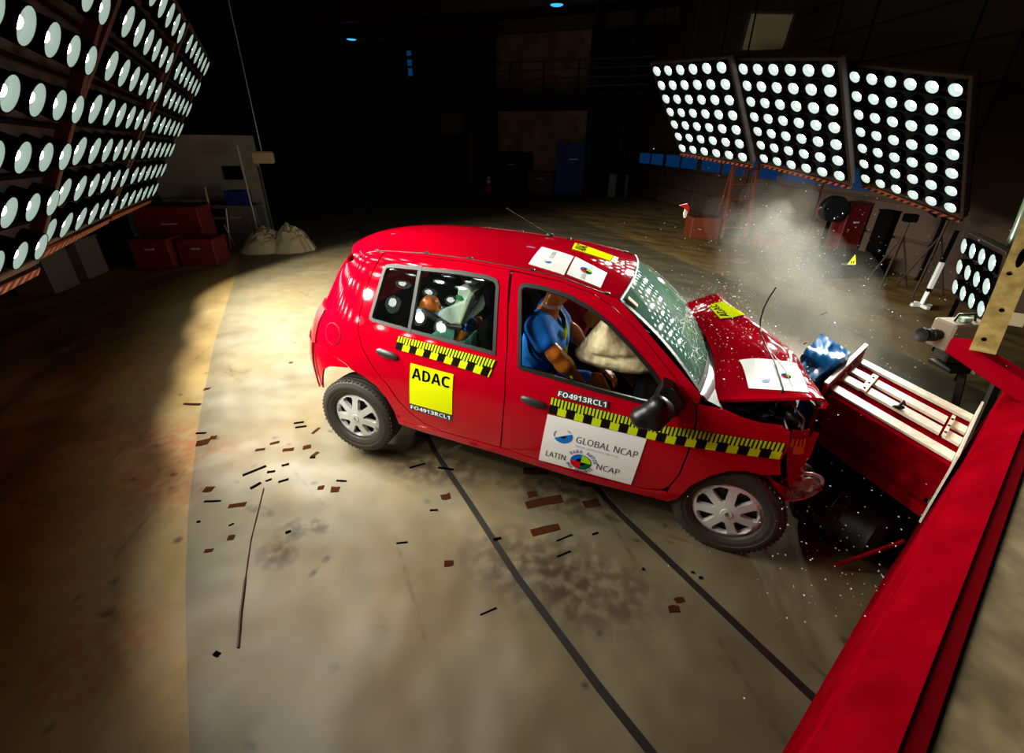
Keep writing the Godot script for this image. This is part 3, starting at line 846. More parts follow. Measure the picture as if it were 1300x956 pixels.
# ------------------------------------------------------------------ the crashed car
const RDOOR := [.139, 1.365, .099, 1.265, .069, 1.152, .053, .996, .060, .897, .104, .787, .173, .689, .239, .611, .281, .576, .356, .467, .445, .387, .549, .325, .670, .301, 1.082, .299, 1.088, .424, 1.091, .706, 1.060, .992, 1.026, 1.159, .997, 1.322, .985, 1.385, .69, 1.388, .42, 1.380]
const RWIN := [.165, 1.285, .18, 1.308, .22, 1.318, .459, 1.331, .700, 1.343, .866, 1.342, .925, 1.33, .947, 1.295, .968, 1.149, 1.004, .924, .416, .950, .155, .965, .128, .975, .124, .997]
const FDOOR := [1.003, 1.380, 1.015, 1.322, 1.036, 1.159, 1.068, .992, 1.098, .706, 1.096, .424, 1.090, .299, 1.624, .268, 1.979, .288, 2.078, .325, 2.106, .364, 2.134, .466, 2.142, .611, 2.144, .707, 2.140, .821, 2.120, .895, 2.02, .985, 1.87, 1.108, 1.75, 1.205, 1.62, 1.286, 1.5, 1.335, 1.3, 1.368]
const FWIN := [1.064, 1.30, 1.075, 1.325, 1.10, 1.335, 1.201, 1.337, 1.365, 1.317, 1.487, 1.277, 1.620, 1.210, 1.755, 1.120, 1.867, 1.035, 1.955, .955, 1.985, .905, 1.97, .845, 1.848, .842, 1.6, .850, 1.165, .878, 1.148, .89]
const FENDER := [2.128, .905, 2.273, .903, 2.363, .885, 2.45, .878, 2.524, .885, 2.575, .868, 2.59, .78, 2.575, .70, 2.60, .62, 2.513, .594, 2.443, .598, 2.372, .578, 2.291, .515, 2.214, .415, 2.177, .302, 2.165, .27, 2.11, .31, 2.116, .362, 2.144, .466, 2.152, .611, 2.154, .707, 2.150, .821]
const SILL := [.34, .285, .67, .291, 1.08, .289, 1.62, .258, 1.98, .277, 2.10, .305, 2.16, .28, 2.13, .235, 1.62, .205, 1.08, .232, .526, .238, .335, .253]

func curve4(P: Array, t: float) -> Vector3:
	var n := P.size() - 1
	var i := clampi(int(floor(t * n)), 0, n - 1)
	var f := t * n - i
	var a: Vector3 = P[maxi(i - 1, 0)]
	var d: Vector3 = P[mini(i + 2, n)]
	return (P[i] as Vector3).cubic_interpolate(P[i + 1], a, d, f)

const HOOD := [[2.10, .99, 2.13, 1.02, 2.20, 1.00, 2.245, .95, 2.20, .89], [2.22, 1.07, 2.32, 1.07, 2.44, 1.04, 2.48, 1.01, 2.44, .965], [2.32, 1.10, 2.50, 1.06, 2.68, 1.02, 2.72, 1.0, 2.68, 1.035], [2.36, .95, 2.56, .92, 2.74, .88, 2.76, .88, 2.70, .98]]
func hood(u: float, w: float) -> Vector3:      # u from the windscreen forward, w from the far side to the near side
	var c := []
	for j in 4:
		var r := []
		for i in 5: r.append(Vector3(HOOD[j][i * 2], HOOD[j][i * 2 + 1], [-.66, -.33, 0, .33, .68][i]))
		c.append(curve4(r, w))
	var p := curve4(c, u)
	p.y += .006 * sin(u * 17.0 + w * 4.0) * sin(w * 11.0 + u * 3.0) * sin(PI * clampf(w, 0, 1))
	return p

var DRIP := [Vector2(-.10, 1.28), Vector2(-.079, 1.305), Vector2(-.006, 1.345), Vector2(.134, 1.374), Vector2(.422, 1.398), Vector2(.69, 1.405), Vector2(1.0, 1.400), Vector2(1.29, 1.388), Vector2(1.6, 1.338), Vector2(1.64, 1.325)]
func roof(u: float, w: float) -> Vector3:      # u from the tailgate forward, w -1 far side .. 1 near side
	var c := 1.0 - w * w
	var xr := -.085 - .26 * (1.0 - pow(absf(w), 2.4))
	var xf := 1.633 + .045 * c
	var x := lerpf(xr, xf, u)
	var xd := lerpf(-.085, 1.633, u)
	var y := scurve(DRIP, xd)
	var z := scurve(YP, y) + .004
	if u < .3: z -= .05 * pow(1.0 - u / .3, 2.0)
	return Vector3(x, y + .052 * (1.0 - pow(absf(w), 2.2)) * clampf(.55 + u * 2.0, 0, 1) * (1.0 - .35 * clampf((u - .75) * 4, 0, 1)), w * z)

func roof_at(p: Vector2) -> Vector3:           # p = (x, z)
	var u := .6
	var w := 0.0
	for k in 12:
		var q := roof(u, w)
		u += (p.x - q.x) / 1.75; w += (p.y - q.z) / .56
		w = clampf(w, -1, 1)
	var n := (roof(u + .01, w) - roof(u - .01, w)).cross(roof(u, w + .01) - roof(u, w - .01)).normalized()
	return roof(u, w) + (n if n.y > 0 else -n) * .004

func windscreen(u: float, w: float) -> Vector3:   # u top to bottom, w -1..1
	var c := 1.0 - w * w
	var a := Vector3(1.637 + .045 * c, 1.322 + .048 * c, w * .585)
	var b := Vector3(2.13 + .10 * c, .952 - .01 * c, w * .74)
	return a.lerp(b, u) + Vector3(.03, .045, 0) * (sin(u * PI) * .5)

func rear_skin(y: float, s: float, off := 0.0) -> Vector3:   # s -1..1 across the tail
	var zp := scurve(YP, y)
	var z := s * zp
	var xr := scurve(XR, y)
	return Vector3(.05 - (.05 - xr + off) * pow(1.0 - pow(absf(s), 2.6), 1 / 2.6), y, z * (1.0 + off))

func wheel(parent: Node3D, at: Vector3, steer: float, camber := 0.0):
	var w := Node3D.new()
	w.name = numbered("wheel", parent); w.transform = Transform3D(Basis(Vector3.UP, steer) * Basis(Vector3.RIGHT, camber), at)
	parent.add_child(w)
	var g := G.new()
	var prof := [Vector2(.185, -.075), Vector2(.20, -.085), Vector2(.25, -.092), Vector2(.276, -.082), Vector2(.290, -.062)]
	for k in 4:
		var h := -.05 + k * .03
		prof.append_array([Vector2(.292, h), Vector2(.292, h + .018), Vector2(.286, h + .020), Vector2(.286, h + .028)])
	prof.append_array([Vector2(.290, .064), Vector2(.284, .074), Vector2(.276, .082), Vector2(.25, .092), Vector2(.235, .0935), Vector2(.232, .091), Vector2(.21, .089), Vector2(.19, .080), Vector2(.183, .072), Vector2(.18, .04)])
	g.lathe(Transform3D(), prof, 56)
	for k in 56:
		for sg in [-1, 1]:
			var a := TAU * k / 56
			g.box(Transform3D(Basis(Vector3(0, 0, 1), a) * Basis(Vector3(1, 0, 0), .3 * sg), Basis(Vector3(0, 0, 1), a) * Vector3(.2835, 0, sg * .062)), Vector3(.012, .018, .03))
	obj("tyre", g, M.tread, w)
	g = G.new(); g.lathe(Transform3D(), [Vector2(.184, -.07), Vector2(.17, -.03), Vector2(.165, .03), Vector2(0, .03)], 32); obj("wheel_rim", g, M.black, w)
	# seven-spoke cover
	var holes := []
	for k in 7:
		var h := PackedVector2Array()
		for q in [[.070, -.12], [.10, -.22], [.140, -.29], [.158, -.25], [.165, 0.0], [.158, .25], [.140, .29], [.10, .22], [.070, .12]]:
			h.append(Vector2.from_angle(TAU * (k + .25) / 7 + q[1]) * q[0])
		holes.append(h)
	var disc := PackedVector2Array()
	for k in 40: disc.append(Vector2.from_angle(TAU * k / 40) * .184)
	g = G.new()
	g.panel(disc, holes, func(p: Vector2) -> Vector3:
		var r := p.length()
		return Vector3(p.x, p.y, .082 + .010 * cos(clampf(r / .184, 0, 1) * PI) - .014 * smoothstep(.16, .184, r)), .018, .03, Vector3(0, 0, 1))
	obj("wheel_cover", g, M.silver, w)
	g = G.new(); g.lathe(Transform3D(Basis(), Vector3(0, 0, .088)), [Vector2(.032, 0), Vector2(.03, .006), Vector2(.0, .008)], 20); obj("hub_cap", g, M.silver, w)
	g = G.new(); g.prism(V2([.0, .016, .010, 0, 0, -.016, -.010, 0]), Transform3D(Basis(), Vector3()), .094, .099); obj("hub_emblem", g, M.chrome, w)

func quad_map(c: Array, off: float, base: Callable) -> Callable:   # (u, v) in the unit square -> a place on a sheet with corners c (bottom left, bottom right, top right, top left)
	return func(p: Vector2) -> Vector3:
		var q: Vector2 = (c[0] as Vector2).lerp(c[1], p.x).lerp((c[3] as Vector2).lerp(c[2], p.x), p.y)
		return base.call(q, off)

func sheet(called: String, c: Array, m: Material, parent: Node3D, off: float, base: Callable, out := Vector3(0, 0, 1), n := 14, label := "", wavy := 1.0) -> Array:
	var f := quad_map(c, off, base)
	var g := G.new()
	g.grid(n, n, func(u, v): return f.call(Vector2(u, v)), out, .0015)
	return [obj(called, g, m, parent, label), quad_map(c, off + .0015, base)]

func disc_part(g: G, f: Callable, c: Vector2, r0: float, r1: float, a0: float, a1: float, asp: float, out: Vector3):
	var n := maxi(3, int((a1 - a0) / .25))
	for k in n:
		var p := []
		for q in [[r0, k], [r1, k], [r1, k + 1], [r0, k + 1]]:
			var a: float = a0 + (a1 - a0) * q[1] / n
			p.append(f.call(c + Vector2(cos(a) * q[0], sin(a) * q[0] * asp)))
		if r0 > 0.0: g.quad(p[0], p[1], p[2], p[3], out)
		else: g.flat(p[0], p[1], p[2], out)

func emblem(s: Node3D, f: Callable, c: Vector2, r: float, asp: float, out: Vector3):
	var cols := [Color(.66, .88, .12), Color(.05, .42, .85), Color(.86, .08, .12), Color(.02, .36, .24)]
	for k in 4:
		var g := G.new()
		disc_part(g, f, c, r * (.5 if k % 2 else 0.0), r, k * PI / 2, (k + 1) * PI / 2, asp, out)
		obj("emblem_quarter", g, mat(cols[k], .6, 0.0, {"specular_mode": BaseMaterial3D.SPECULAR_DISABLED}), s)
		if k % 2:
			g = G.new(); disc_part(g, f, c, 0, r * .5, k * PI / 2, (k + 1) * PI / 2, asp, out); obj("emblem_quarter", g, M.print_black, s)
	var g2 := G.new(); disc_part(g2, f, c, r, r * 1.06, 0, TAU, asp, out); obj("emblem_ring", g2, M.print_black, s)

func arc_text(text: String, f: Callable, c: Vector2, r: float, a0: float, a1: float, h: float, asp: float, out: Vector3) -> G:
	var g := G.new()
	for i in text.length():
		if text[i] == " ": continue
		var a := lerpf(a0, a1, (i + .5) / text.length())
		var up := Vector2.from_angle(a) * (1.0 if a0 > a1 else -1.0)
		var rt := Vector2(up.y, -up.x)
		var w := absf(a1 - a0) * r / text.length() * .8
		g.put(letters(text[i], Rect2(-.5, 0, 1, 1), func(p: Vector2) -> Vector3:
			var q: Vector2 = Vector2.from_angle(a) * r + rt * p.x * w + up * (p.y - .5) * h
			return f.call(c + Vector2(q.x, q.y * asp)), out))
	return g

func car():
	var c := thing("car", "red five-door hatchback nose-down against the barrier, its hood buckled up", "car", CAR)
	var far := c
	var ps := [c, c]
	# --- body sides
	var q := [.128, 1.366, -.006, 1.335, -.079, 1.297]
	for y in [1.25, 1.18, 1.1, 1.03, .96, .91, .87, .82, .76, .71]: q.append_array([cut_x(y), y])
	q.append_array([-.30, .712, -.161, .694, -.03, .645, .009, .612, .086, .592, .193, .534, .270, .453, .315, .357, .335, .262, .66, .289, .66, .297, .545, .317, .44, .380, .351, .460, .276, .57, .234, .605, .168, .683, .098, .783, .053, .896, .046, .996, .062, 1.154, .092, 1.268])
	both("quarter_panel", side(q, []), M.paint, ps)
	var rd := both("rear_door", side(RDOOR, [RWIN]), M.paint, ps)
	var fd := both("front_door", side(FDOOR, [FWIN]), M.paint, ps)
	both("fender", side(FENDER, []), M.paint, ps)
	both("sill", side(SILL, [], .004), M.paint, ps)
	# roof side rail between the doors and the roof
	var rail := G.new()
	rail.panel(V2([.128, 1.368, .42, 1.383, .69, 1.391, 1.0, 1.386, 1.3, 1.372, 1.5, 1.339, 1.62, 1.290, 1.75, 1.209, 1.87, 1.112, 2.02, .989, 2.12, .899, 2.137, .915, 2.137, .952, 2.02, 1.043, 1.885, 1.145, 1.76, 1.242, 1.645, 1.326, 1.6, 1.345, 1.29, 1.392, 1.0, 1.404, .69, 1.409, .422, 1.402, .134, 1.378, -.006, 1.349, -.079, 1.309, -.075, 1.302, -.006, 1.339]), [], surf(.002), .04, .03, Vector3(0, 0, 1))
	both("roof_rail", rail, M.paint, ps)
	# inner door trims and dark lining
	for k in 2:
		var g0 := side([.12, .95, .15, .72, .45, .38, 1.08, .31, 1.09, .70, 1.0, .93], [], -.055, 0.0); obj("door_trim", g0 if k == 0 else g0.mirror(), M.dark, rd[k])
		g0 = side([1.07, .90, 1.10, .70, 1.09, .31, 2.0, .31, 2.10, .5, 2.12, .84], [], -.055, 0.0); obj("door_trim", g0 if k == 0 else g0.mirror(), M.dark, fd[k])
		# window frames, panes and handles
		for w in [[RWIN, rd[k]], [FWIN, fd[k]]]:
			var inner := Geometry2D.offset_polygon(V2(w[0]), -.020)[0]
			g0 = G.new(); g0.panel(V2(w[0]), [inner], surf(.004), .03, .03, Vector3(0, 0, 1)); obj("window_frame", g0 if k == 0 else g0.mirror(), M.seal, w[1])
			if w[0] == RWIN:
				for h in [PackedVector2Array([Vector2(0, .9), Vector2(.412, .9), Vector2(.412, 1.4), Vector2(0, 1.4)]), PackedVector2Array([Vector2(.430, .9), Vector2(1.1, .9), Vector2(1.1, 1.4), Vector2(.430, 1.4)])]:
					g0 = G.new(); g0.panel(Geometry2D.intersect_polygons(inner, h)[0], [], surf(-.010), .05, 0.0, Vector3(0, 0, 1)); obj("window_pane", g0 if k == 0 else g0.mirror(), M.glass, w[1])
		g0 = side([.410, .945, .432, .945, .430, 1.335, .408, 1.334], [], .006, .03, .03); obj("window_divider", g0 if k == 0 else g0.mirror(), M.seal, rd[k])
		for h in [[.287, .790, rd[k]], [1.273, .706, fd[k]]]:
			var hp := PackedVector2Array()
			for i in 20:
				var a := TAU * i / 20
				hp.append(Vector2(h[0], h[1]) + Vector2(signf(cos(a)) * pow(absf(cos(a)), .7) * .082, sin(a) * .026).rotated(-.10))
			g0 = G.new()
			g0.panel(hp, [], func(p: Vector2) -> Vector3:
				var d: Vector2 = (p - Vector2(h[0], h[1])).rotated(.10) / Vector2(.086, .03)
				return So(p, .004 + .024 * sqrt(maxf(0.0, 1.0 - d.length_squared()))), .012, .02, Vector3(0, 0, 1))
			obj("door_handle", g0 if k == 0 else g0.mirror(), mat(Color(.17, .17, .165), .35), h[2], "dark grey handle")
	var qt := side([-.20, 1.27, -.24, 1.0, -.26, .72, .05, .68, .04, .98, .06, 1.15, .09, 1.26, .12, 1.35, -.02, 1.32], [], -.05, 0.0)
	both("quarter_trim", qt, M.dark, ps)
	# fuel flap
	var fl := PackedVector2Array()
	var fi := PackedVector2Array()
	for i in 28:
		fl.append(Vector2(-.145, .829) + Vector2.from_angle(TAU * i / 28) * .072); fi.append(Vector2(-.145, .829) + Vector2.from_angle(TAU * i / 28) * .068)
	var g := G.new(); g.panel(fi, [], surf(.004), .02, .01, Vector3(0, 0, 1)); obj("fuel_flap", g, M.paint, c)
	g = G.new(); g.panel(fl, [fi], surf(.0025), .02, .0, Vector3(0, 0, 1)); obj("fuel_flap_gap", g, mat(Color(.10, .01, .02), .6), c)
	# --- tail
	g = G.new(); g.grid(22, 22, func(u, v): return rear_skin(lerpf(.66, 1.275, v), lerpf(-.885, .885, u)), Vector3(-1, 0, 0), .015); var tg := obj("tailgate", g, M.paint, c)
	g = G.new(); g.grid(16, 8, func(u, v): return rear_skin(lerpf(1.0, 1.24, v), lerpf(-.78, .78, u), .006), Vector3(-1, .3, 0)); obj("rear_window", g, M.glass, tg)
	for sg in [-1.0, 1.0]:
		g = G.new(); g.grid(6, 10, func(u, v): return rear_skin(lerpf(.70, .95, v), sg * lerpf(.66, .90, u), .012), Vector3(-1, 0, sg), .01); obj("tail_light", g, mat(Color(.5, .01, .03), .15, 0.0, {"clearcoat_enabled": true}), c)
	var bq := []
	for y in [.70, .62, .54, .46, .38, .33]: bq.append_array([cut_x(y) - .004, y])
	bq.append_array([-.345, .325, -.33, .36, -.30, .44, -.255, .535, -.17, .592, -.07, .616, -.02, .624, -.035, .638, -.163, .689, -.30, .706])
	var bp := both("rear_bumper", side(bq, [], .006, .012, .035), M.paint, ps)
	g = G.new(); g.grid(22, 8, func(u, v): return rear_skin(lerpf(.33, .70, v), lerpf(-.885, .885, u), .025), Vector3(-1, 0, 0), .012); obj("rear_bumper", g, M.paint, c)
	# --- roof
	g = G.new(); g.grid(40, 24, func(u, v): return roof(u, v * 2 - 1), Vector3.UP, .02); var rf := obj("roof", g, M.paint, c)
	for sg in [-1.0, 1.0]:
		g = G.new()
		var line := []
		for i in 25: line.append(roof(.02 + i * .04, sg * .995) + Vector3(0, .003, 0))
		g.tube(line, .005, 6); obj("roof_seam", g, mat(Color(.35, .01, .03), .4), rf)
		for u in [.10, .30, .47, .70, .96]:
			g = G.new(); g.box(Transform3D(Basis(), roof(u, sg * .985) + Vector3(0, .006, 0)), Vector3(.035, .014, .022), .005); obj("roof_clip", g, M.black, rf)
	g = G.new()
	var fe := []
	for i in 21: fe.append(roof(1.0, -1 + i * .1) + Vector3(.006, -.004, 0))
	g.tube(fe, .011, 6); obj("windscreen_seal", g, M.seal, c)
	# --- windscreen with its cracks
	g = G.new(); g.grid(24, 24, func(u, v): return windscreen(u, v * 2 - 1), Vector3(.5, .8, 0)); var ws := obj("windscreen", g, M.screen, c)
	var r := RandomNumberGenerator.new()
	r.seed = 21
	g = G.new()
	for k in 120:
		var u := 1.0 - pow(r.randf(), 1.6) * .62
		var w := r.randf_range(-.95, .95)
		var a := r.randf_range(0, TAU)
		var pts := []
		for i in r.randi_range(3, 7):
			if u < .02 or u > .985 or absf(w) > .97: break
			pts.append(windscreen(u, w) + Vector3(.004, .005, 0))
			a += r.randf_range(-.7, .7)
			u += cos(a) * .028; w += sin(a) * .035
		if pts.size() > 1: g.tube(pts, .0009, 4)
	obj("crack_lines", g, M.crack, ws, "", "stuff")
	for sg in [-1.0, 1.0]:
		g = G.new(); g.grid(3, 20, func(u, v): return windscreen(v, sg * lerpf(.955, 1.0, u)) + Vector3(.003, .004, 0), Vector3(.5, .8, 0)); obj("screen_edge", g, M.black, ws)
	g = G.new(); g.grid(20, 3, func(u, v): return windscreen(lerpf(.955, 1.0, v), u * 2 - 1) + Vector3(.004, .004, 0), Vector3(.5, .8, 0)); obj("screen_edge", g, M.black, ws)
	g = G.new(); g.box(Transform3D(Basis(Vector3.BACK, -.6), windscreen(.1, .86) + Vector3(.004, .006, 0)), Vector3(.07, .004, .05)); obj("screen_sticker", g, M.paper, ws)
	# cowl below the glass
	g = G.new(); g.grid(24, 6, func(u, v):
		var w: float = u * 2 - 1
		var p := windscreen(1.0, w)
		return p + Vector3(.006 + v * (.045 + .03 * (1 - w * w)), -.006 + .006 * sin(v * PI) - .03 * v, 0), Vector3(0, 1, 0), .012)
	obj("cowl", g, mat(Color(.72, .74, .74), .22), c)  # dark plastic; the pale colour stands in for a lamp reflection on it
	g = G.new(); g.grid(24, 4, func(u, v):
		var w: float = u * 2 - 1
		var p := windscreen(1.0, w)
		return p + Vector3(.05 + .03 * (1 - w * w) + v * .12, -.034 - v * .04, 0), Vector3(0, 1, 0), .012)
	obj("cowl_grille", g, M.black, c)
	# --- hood
	g = G.new(); g.grid(36, 36, func(u, v): return hood(u, v), Vector3(0, 1, 0), .016); var hd := obj("hood", g, M.paint, c)
	car_stickers(c, rd[0], fd[0], rf, hd)
	car_front(c)
	car_inside(c)
	# --- wheels
	wheel(c, Vector3(-.005, .215, .725), 0.0)
	wheel(c, Vector3(2.44, .278, .715), -.10)
	wheel(c, Vector3(-.005, .20, -.725), PI)
	wheel(c, Vector3(2.36, .278, -.715), PI + .1)
	for sg in [-1.0, 1.0]:
		for w in [[0.0, .30, -.15, 1.75], [2.42, .29, .6, 2.9]]:
			g = G.new(); g.lathe(Transform3D(Basis(), Vector3(w[0], w[1], 0)), [Vector2(.345, sg * .44), Vector2(.345, sg * .77)], 24, w[2], w[3]); obj("wheel_housing", g, M.black, c)
	# mirror
	var mh := Node3D.new()
	mh.name = "mirror"; mh.position = Vector3(1.92, .90, .86); c.add_child(mh)
	g = G.new(); nets(g, [[Vector3(-.055, -.045, .09), .042, Vector3(.02, -.05, .03), .040], [Vector3(-.055, -.045, .09), .045, Vector3(.01, .04, .09), .042], [Vector3(.01, .04, .09), .042, Vector3(.05, -.01, .03), .042], [Vector3(.02, -.045, .12), .035, Vector3(.045, .0, .06), .040]], .007, .05); obj("mirror_housing", g, mat(Color(.06, .06, .058), .38), mh)
	g = G.new(); g.prism(V2([-.03, -.05, .10, -.06, .13, .0, .05, .09, .0, .10]), Transform3D(Basis(), Vector3(.02, .0, 0)), -.135, -.02); obj("mirror_base", g, M.black, mh)
	# near door sail panel
	g = side([1.93, .97, 1.985, .905, 1.97, .845, 1.90, .843], [], .004, .03, .03); obj("door_sail", g, M.black, fd[0])
	# roof antenna and loose wire
	g = G.new(); g.tube([Vector3(.99, 1.45, -.35), Vector3(.72, 1.64, -.10)], .003, 6); g.ball(Transform3D(Basis(), Vector3(.995, 1.445, -.355)), Vector3(.03, .016, .018)); obj("antenna", g, M.rubber, rf)
	g = G.new(); g.tube([Vector3(2.50, .95, .70), hood(.44, .93) + Vector3(0, .01, 0), hood(.42, .75) + Vector3(0, .012, 0), hood(.41, .62) + Vector3(0, .02, 0), Vector3(2.505, 1.09, .0), Vector3(2.51, 1.14, -.09), Vector3(2.525, 1.20, -.16), Vector3(2.545, 1.26, -.20), Vector3(2.575, 1.325, -.24)], .0045, 6); obj("loose_wire", g, M.black, hd)
	g = G.new(); g.tube([hood(.43, .68) + Vector3(0, .02, 0), hood(.46, .8) + Vector3(0, .02, 0), hood(.49, .91) + Vector3(0, .012, 0)], .003, 6); obj("loose_wire", g, M.black, hd)

func car_stickers(c: Node3D, rd: Node3D, fd: Node3D, rf: Node3D, hd: Node3D):
	var Z := Vector3(0, 0, 1)
	# measuring tapes: (x, y) bottom edge and top edge as polylines
	for t in [[c, [.341, .834, .50, .828, .66, .820, .82, .808, .983, .792], [.357, .916, .50, .914, .66, .910, .84, .905, 1.015, .900], 0.0], [c, [1.369, .660, 1.60, .652, 2.005, .652, 2.14, .664, 2.36, .690, 2.565, .712], [1.375, .762, 1.60, .755, 2.0, .752, 2.141, .768, 2.36, .785, 2.572, .803], .0]]:
		var lo := pts2(t[1])
		var hi := pts2(t[2])
		var len: float = hi[0].distance_to(hi[hi.size() - 1])
		var g := G.new()
		var n := 40
		lo = resample(lo, n); hi = resample(hi, n)
		for i in n:
			var p := []
			for k in [[i, 0], [i + 1, 0], [i + 1, 1], [i, 1]]:
				p.append(So((lo[k[0]] as Vector2).lerp(hi[k[0]], k[1]), .007))
			var u0: float = t[3] + len / .1 * i / n
			var u1: float = t[3] + len / .1 * (i + 1) / n
			var nn: Vector3 = (p[1] - p[0]).cross(p[3] - p[0]).normalized()
			if nn.z < 0: nn = -nn
			g.tri(p[0], p[1], p[2], nn, nn, nn, Vector2(u0, 1), Vector2(u1, 1), Vector2(u1, 0))
			g.tri(p[0], p[2], p[3], nn, nn, nn, Vector2(u0, 1), Vector2(u1, 0), Vector2(u0, 0))
		obj("measuring_tape", g, M.tape, c, "yellow and black measuring tape across the " + ("rear door" if lo[0].x < 1 else "front door and fender"))
	# sticker on the rear door
	var qd := func(a: Array) -> Array: return [Vector2(a[0], a[1]), Vector2(a[2], a[3]), Vector2(a[4], a[5]), Vector2(a[6], a[7])]
	var s = sheet("sticker", qd.call([.445, .468, .752, .464, .755, .758, .458, .766]), M.yellow, rd, .004, So, Z, 14, "square yellow sticker reading ADAC")
	obj("lettering", letters("ADAC", Rect2(.05, .66, .88, .26), s[1], Z), M.print_black, s[0])
	s = sheet("code_label", qd.call([.442, .420, .750, .410, .752, .463, .445, .467]), M.print_grey, rd, .004, So, Z, 8, "dark grey label reading FO4913RCL1 under the yellow sticker")
	obj("lettering", letters("FO4913RCL1", Rect2(.03, .2, .92, .6), s[1], Z), M.white, s[0])
	s = sheet("code_label", qd.call([1.402, .774, 1.691, .772, 1.687, .815, 1.405, .815]), M.print_grey, fd, .008, So, Z, 8, "dark grey label reading FO4913RCL1 above the measuring tape")
	obj("lettering", letters("FO4913RCL1", Rect2(.02, .14, .95, .72), s[1], Z), M.white, s[0])
	# big white sticker on the front door
	s = sheet("sticker", qd.call([1.341, .284, 1.906, .291, 1.927, .648, 1.365, .648]), M.white, fd, .004, So, Z, 14, "large white sticker reading GLOBAL NCAP and LATIN NCAP")
	var f: Callable = s[1]
	obj("lettering", letters("GLOBAL NCAP", Rect2(.345, .60, .62, .125), f, Z, false), mat(Color(.25, .27, .32), .6), s[0])
	obj("lettering", letters("www.globalncap.org", Rect2(.35, .50, .44, .06), f, Z, false), mat(Color(.72, .73, .75), .6), s[0])
	obj("lettering", letters("LATIN", Rect2(.065, .155, .215, .12), f, Z, false), M.print_grey, s[0])
	obj("lettering", letters("NCAP", Rect2(.615, .155, .235, .12), f, Z, false), M.print_grey, s[0])
	emblem(s[0], f, Vector2(.445, .215), .105, 1.5, Z)
	obj("ring_text", arc_text("PARA AUTOS", f, Vector2(.445, .215), .152, 2.55, .15, .042, 1.5, Z), mat(Color(.3, .42, .7), .6), s[0])
	obj("ring_text", arc_text("MAS SEGUROS", f, Vector2(.445, .215), .140, 3.5, 5.9, .04, 1.5, Z), mat(Color(.15, .2, .35), .6), s[0])
	globe(s[0], f, Vector2(.205, .66), .10, 1.45, Z)
	# roof
	var rfm := func(p: Vector2, off: float) -> Vector3: return roof_at(p) + Vector3(0, off - .003, 0)
	s = sheet("sticker", qd.call([1.07, .455, 1.30, .505, 1.288, .175, 1.055, .105]), M.white, rf, .003, rfm, Vector3.UP, 8, "white sticker on the roof with a blue globe emblem")
	globe(s[0], s[1], Vector2(.44, .30), .10, .8, Vector3.UP)
	obj("lettering", letters("GLOBAL", Rect2(.48, .48, .42, .12), rot_map(s[1]), Vector3.UP, false), M.print_grey, s[0])
	s = sheet("sticker", qd.call([1.312, .485, 1.520, .525, 1.522, .285, 1.298, .17]), M.white, rf, .003, rfm, Vector3.UP, 8, "white sticker on the roof with a four-colour round emblem")
	emblem(s[0], s[1], Vector2(.46, .52), .17, .8, Vector3.UP)
	obj("lettering", letters("NCAP", Rect2(.72, .40, .22, .12), rot_map(s[1]), Vector3.UP, false), M.print_grey, s[0])
	obj("lettering", letters("LATIN", Rect2(.06, .48, .24, .12), rot_map(s[1]), Vector3.UP, false), M.print_grey, s[0])
	s = sheet("sticker", qd.call([1.24, .0, 1.505, .005, 1.51, -.17, 1.215, -.24]), M.yellow, rf, .003, rfm, Vector3.UP, 8, "yellow sticker on the roof reading ADAC")
	obj("lettering", letters("ADAC", Rect2(.08, .66, .84, .28), rot_map(s[1]), Vector3.UP), M.print_black, s[0])
	s = sheet("code_label", qd.call([1.512, .01, 1.545, .015, 1.545, -.165, 1.516, -.17]), M.white, rf, .003, rfm, Vector3.UP, 6)
	obj("lettering", letters("FO4913RCL1", Rect2(.04, .15, .92, .7), rot_map(s[1]), Vector3.UP), M.print_black, s[0])
	# hood
	var hdm := func(p: Vector2, off: float) -> Vector3: return hood(p.x, p.y) + Vector3(-.3, .9, .3).normalized() * off
	s = sheet("sticker", qd.call([.25, .915, .585, .945, .59, .69, .195, .73]), M.white, hd, .006, hdm, Vector3(0, 1, .3), 14, "white sticker on the buckled hood")
	globe(s[0], s[1], Vector2(.32, .30), .085, 1.0, Vector3.UP)
	emblem(s[0], s[1], Vector2(.68, .45), .075, 1.0, Vector3.UP)
	s = sheet("sticker", qd.call([.24, .34, .60, .25, .52, .115, .26, .16]), M.yellow, hd, .006, hdm, Vector3(0, 1, .3), 10, "yellow sticker reading ADAC on the far side of the hood")
	obj("lettering", letters("ADAC", Rect2(.08, .60, .86, .34), rot_map(s[1]), Vector3(0, 1, .2)), M.print_black, s[0])

func rot_map(f: Callable) -> Callable:       # lettering that runs up the sheet: letters(Rect) is laid out with x along v
	return func(p: Vector2) -> Vector3: return f.call(Vector2(1.0 - p.y, p.x))

func globe(s: Node3D, f: Callable, c: Vector2, r: float, asp: float, out: Vector3):
	var g := G.new(); disc_part(g, f, c, r * .36, r, -2.6, .55, asp, out); obj("emblem_globe", g, mat(Color(.02, .45, .80), .5), s)
	g = G.new(); disc_part(g, f, c, 0, r * .36, -2.6, .55, asp, out); obj("emblem_globe", g, mat(Color(.05, .07, .2), .5), s)
	g = G.new(); disc_part(g, f, c, r * .88, r, 2.6, 3.5, asp, out); obj("emblem_globe", g, mat(Color(.25, .55, .62), .5), s)
	g = G.new(); disc_part(g, f, c, r * .88, r, .75, 1.2, asp, out); obj("emblem_globe", g, mat(Color(.25, .55, .62), .5), s)

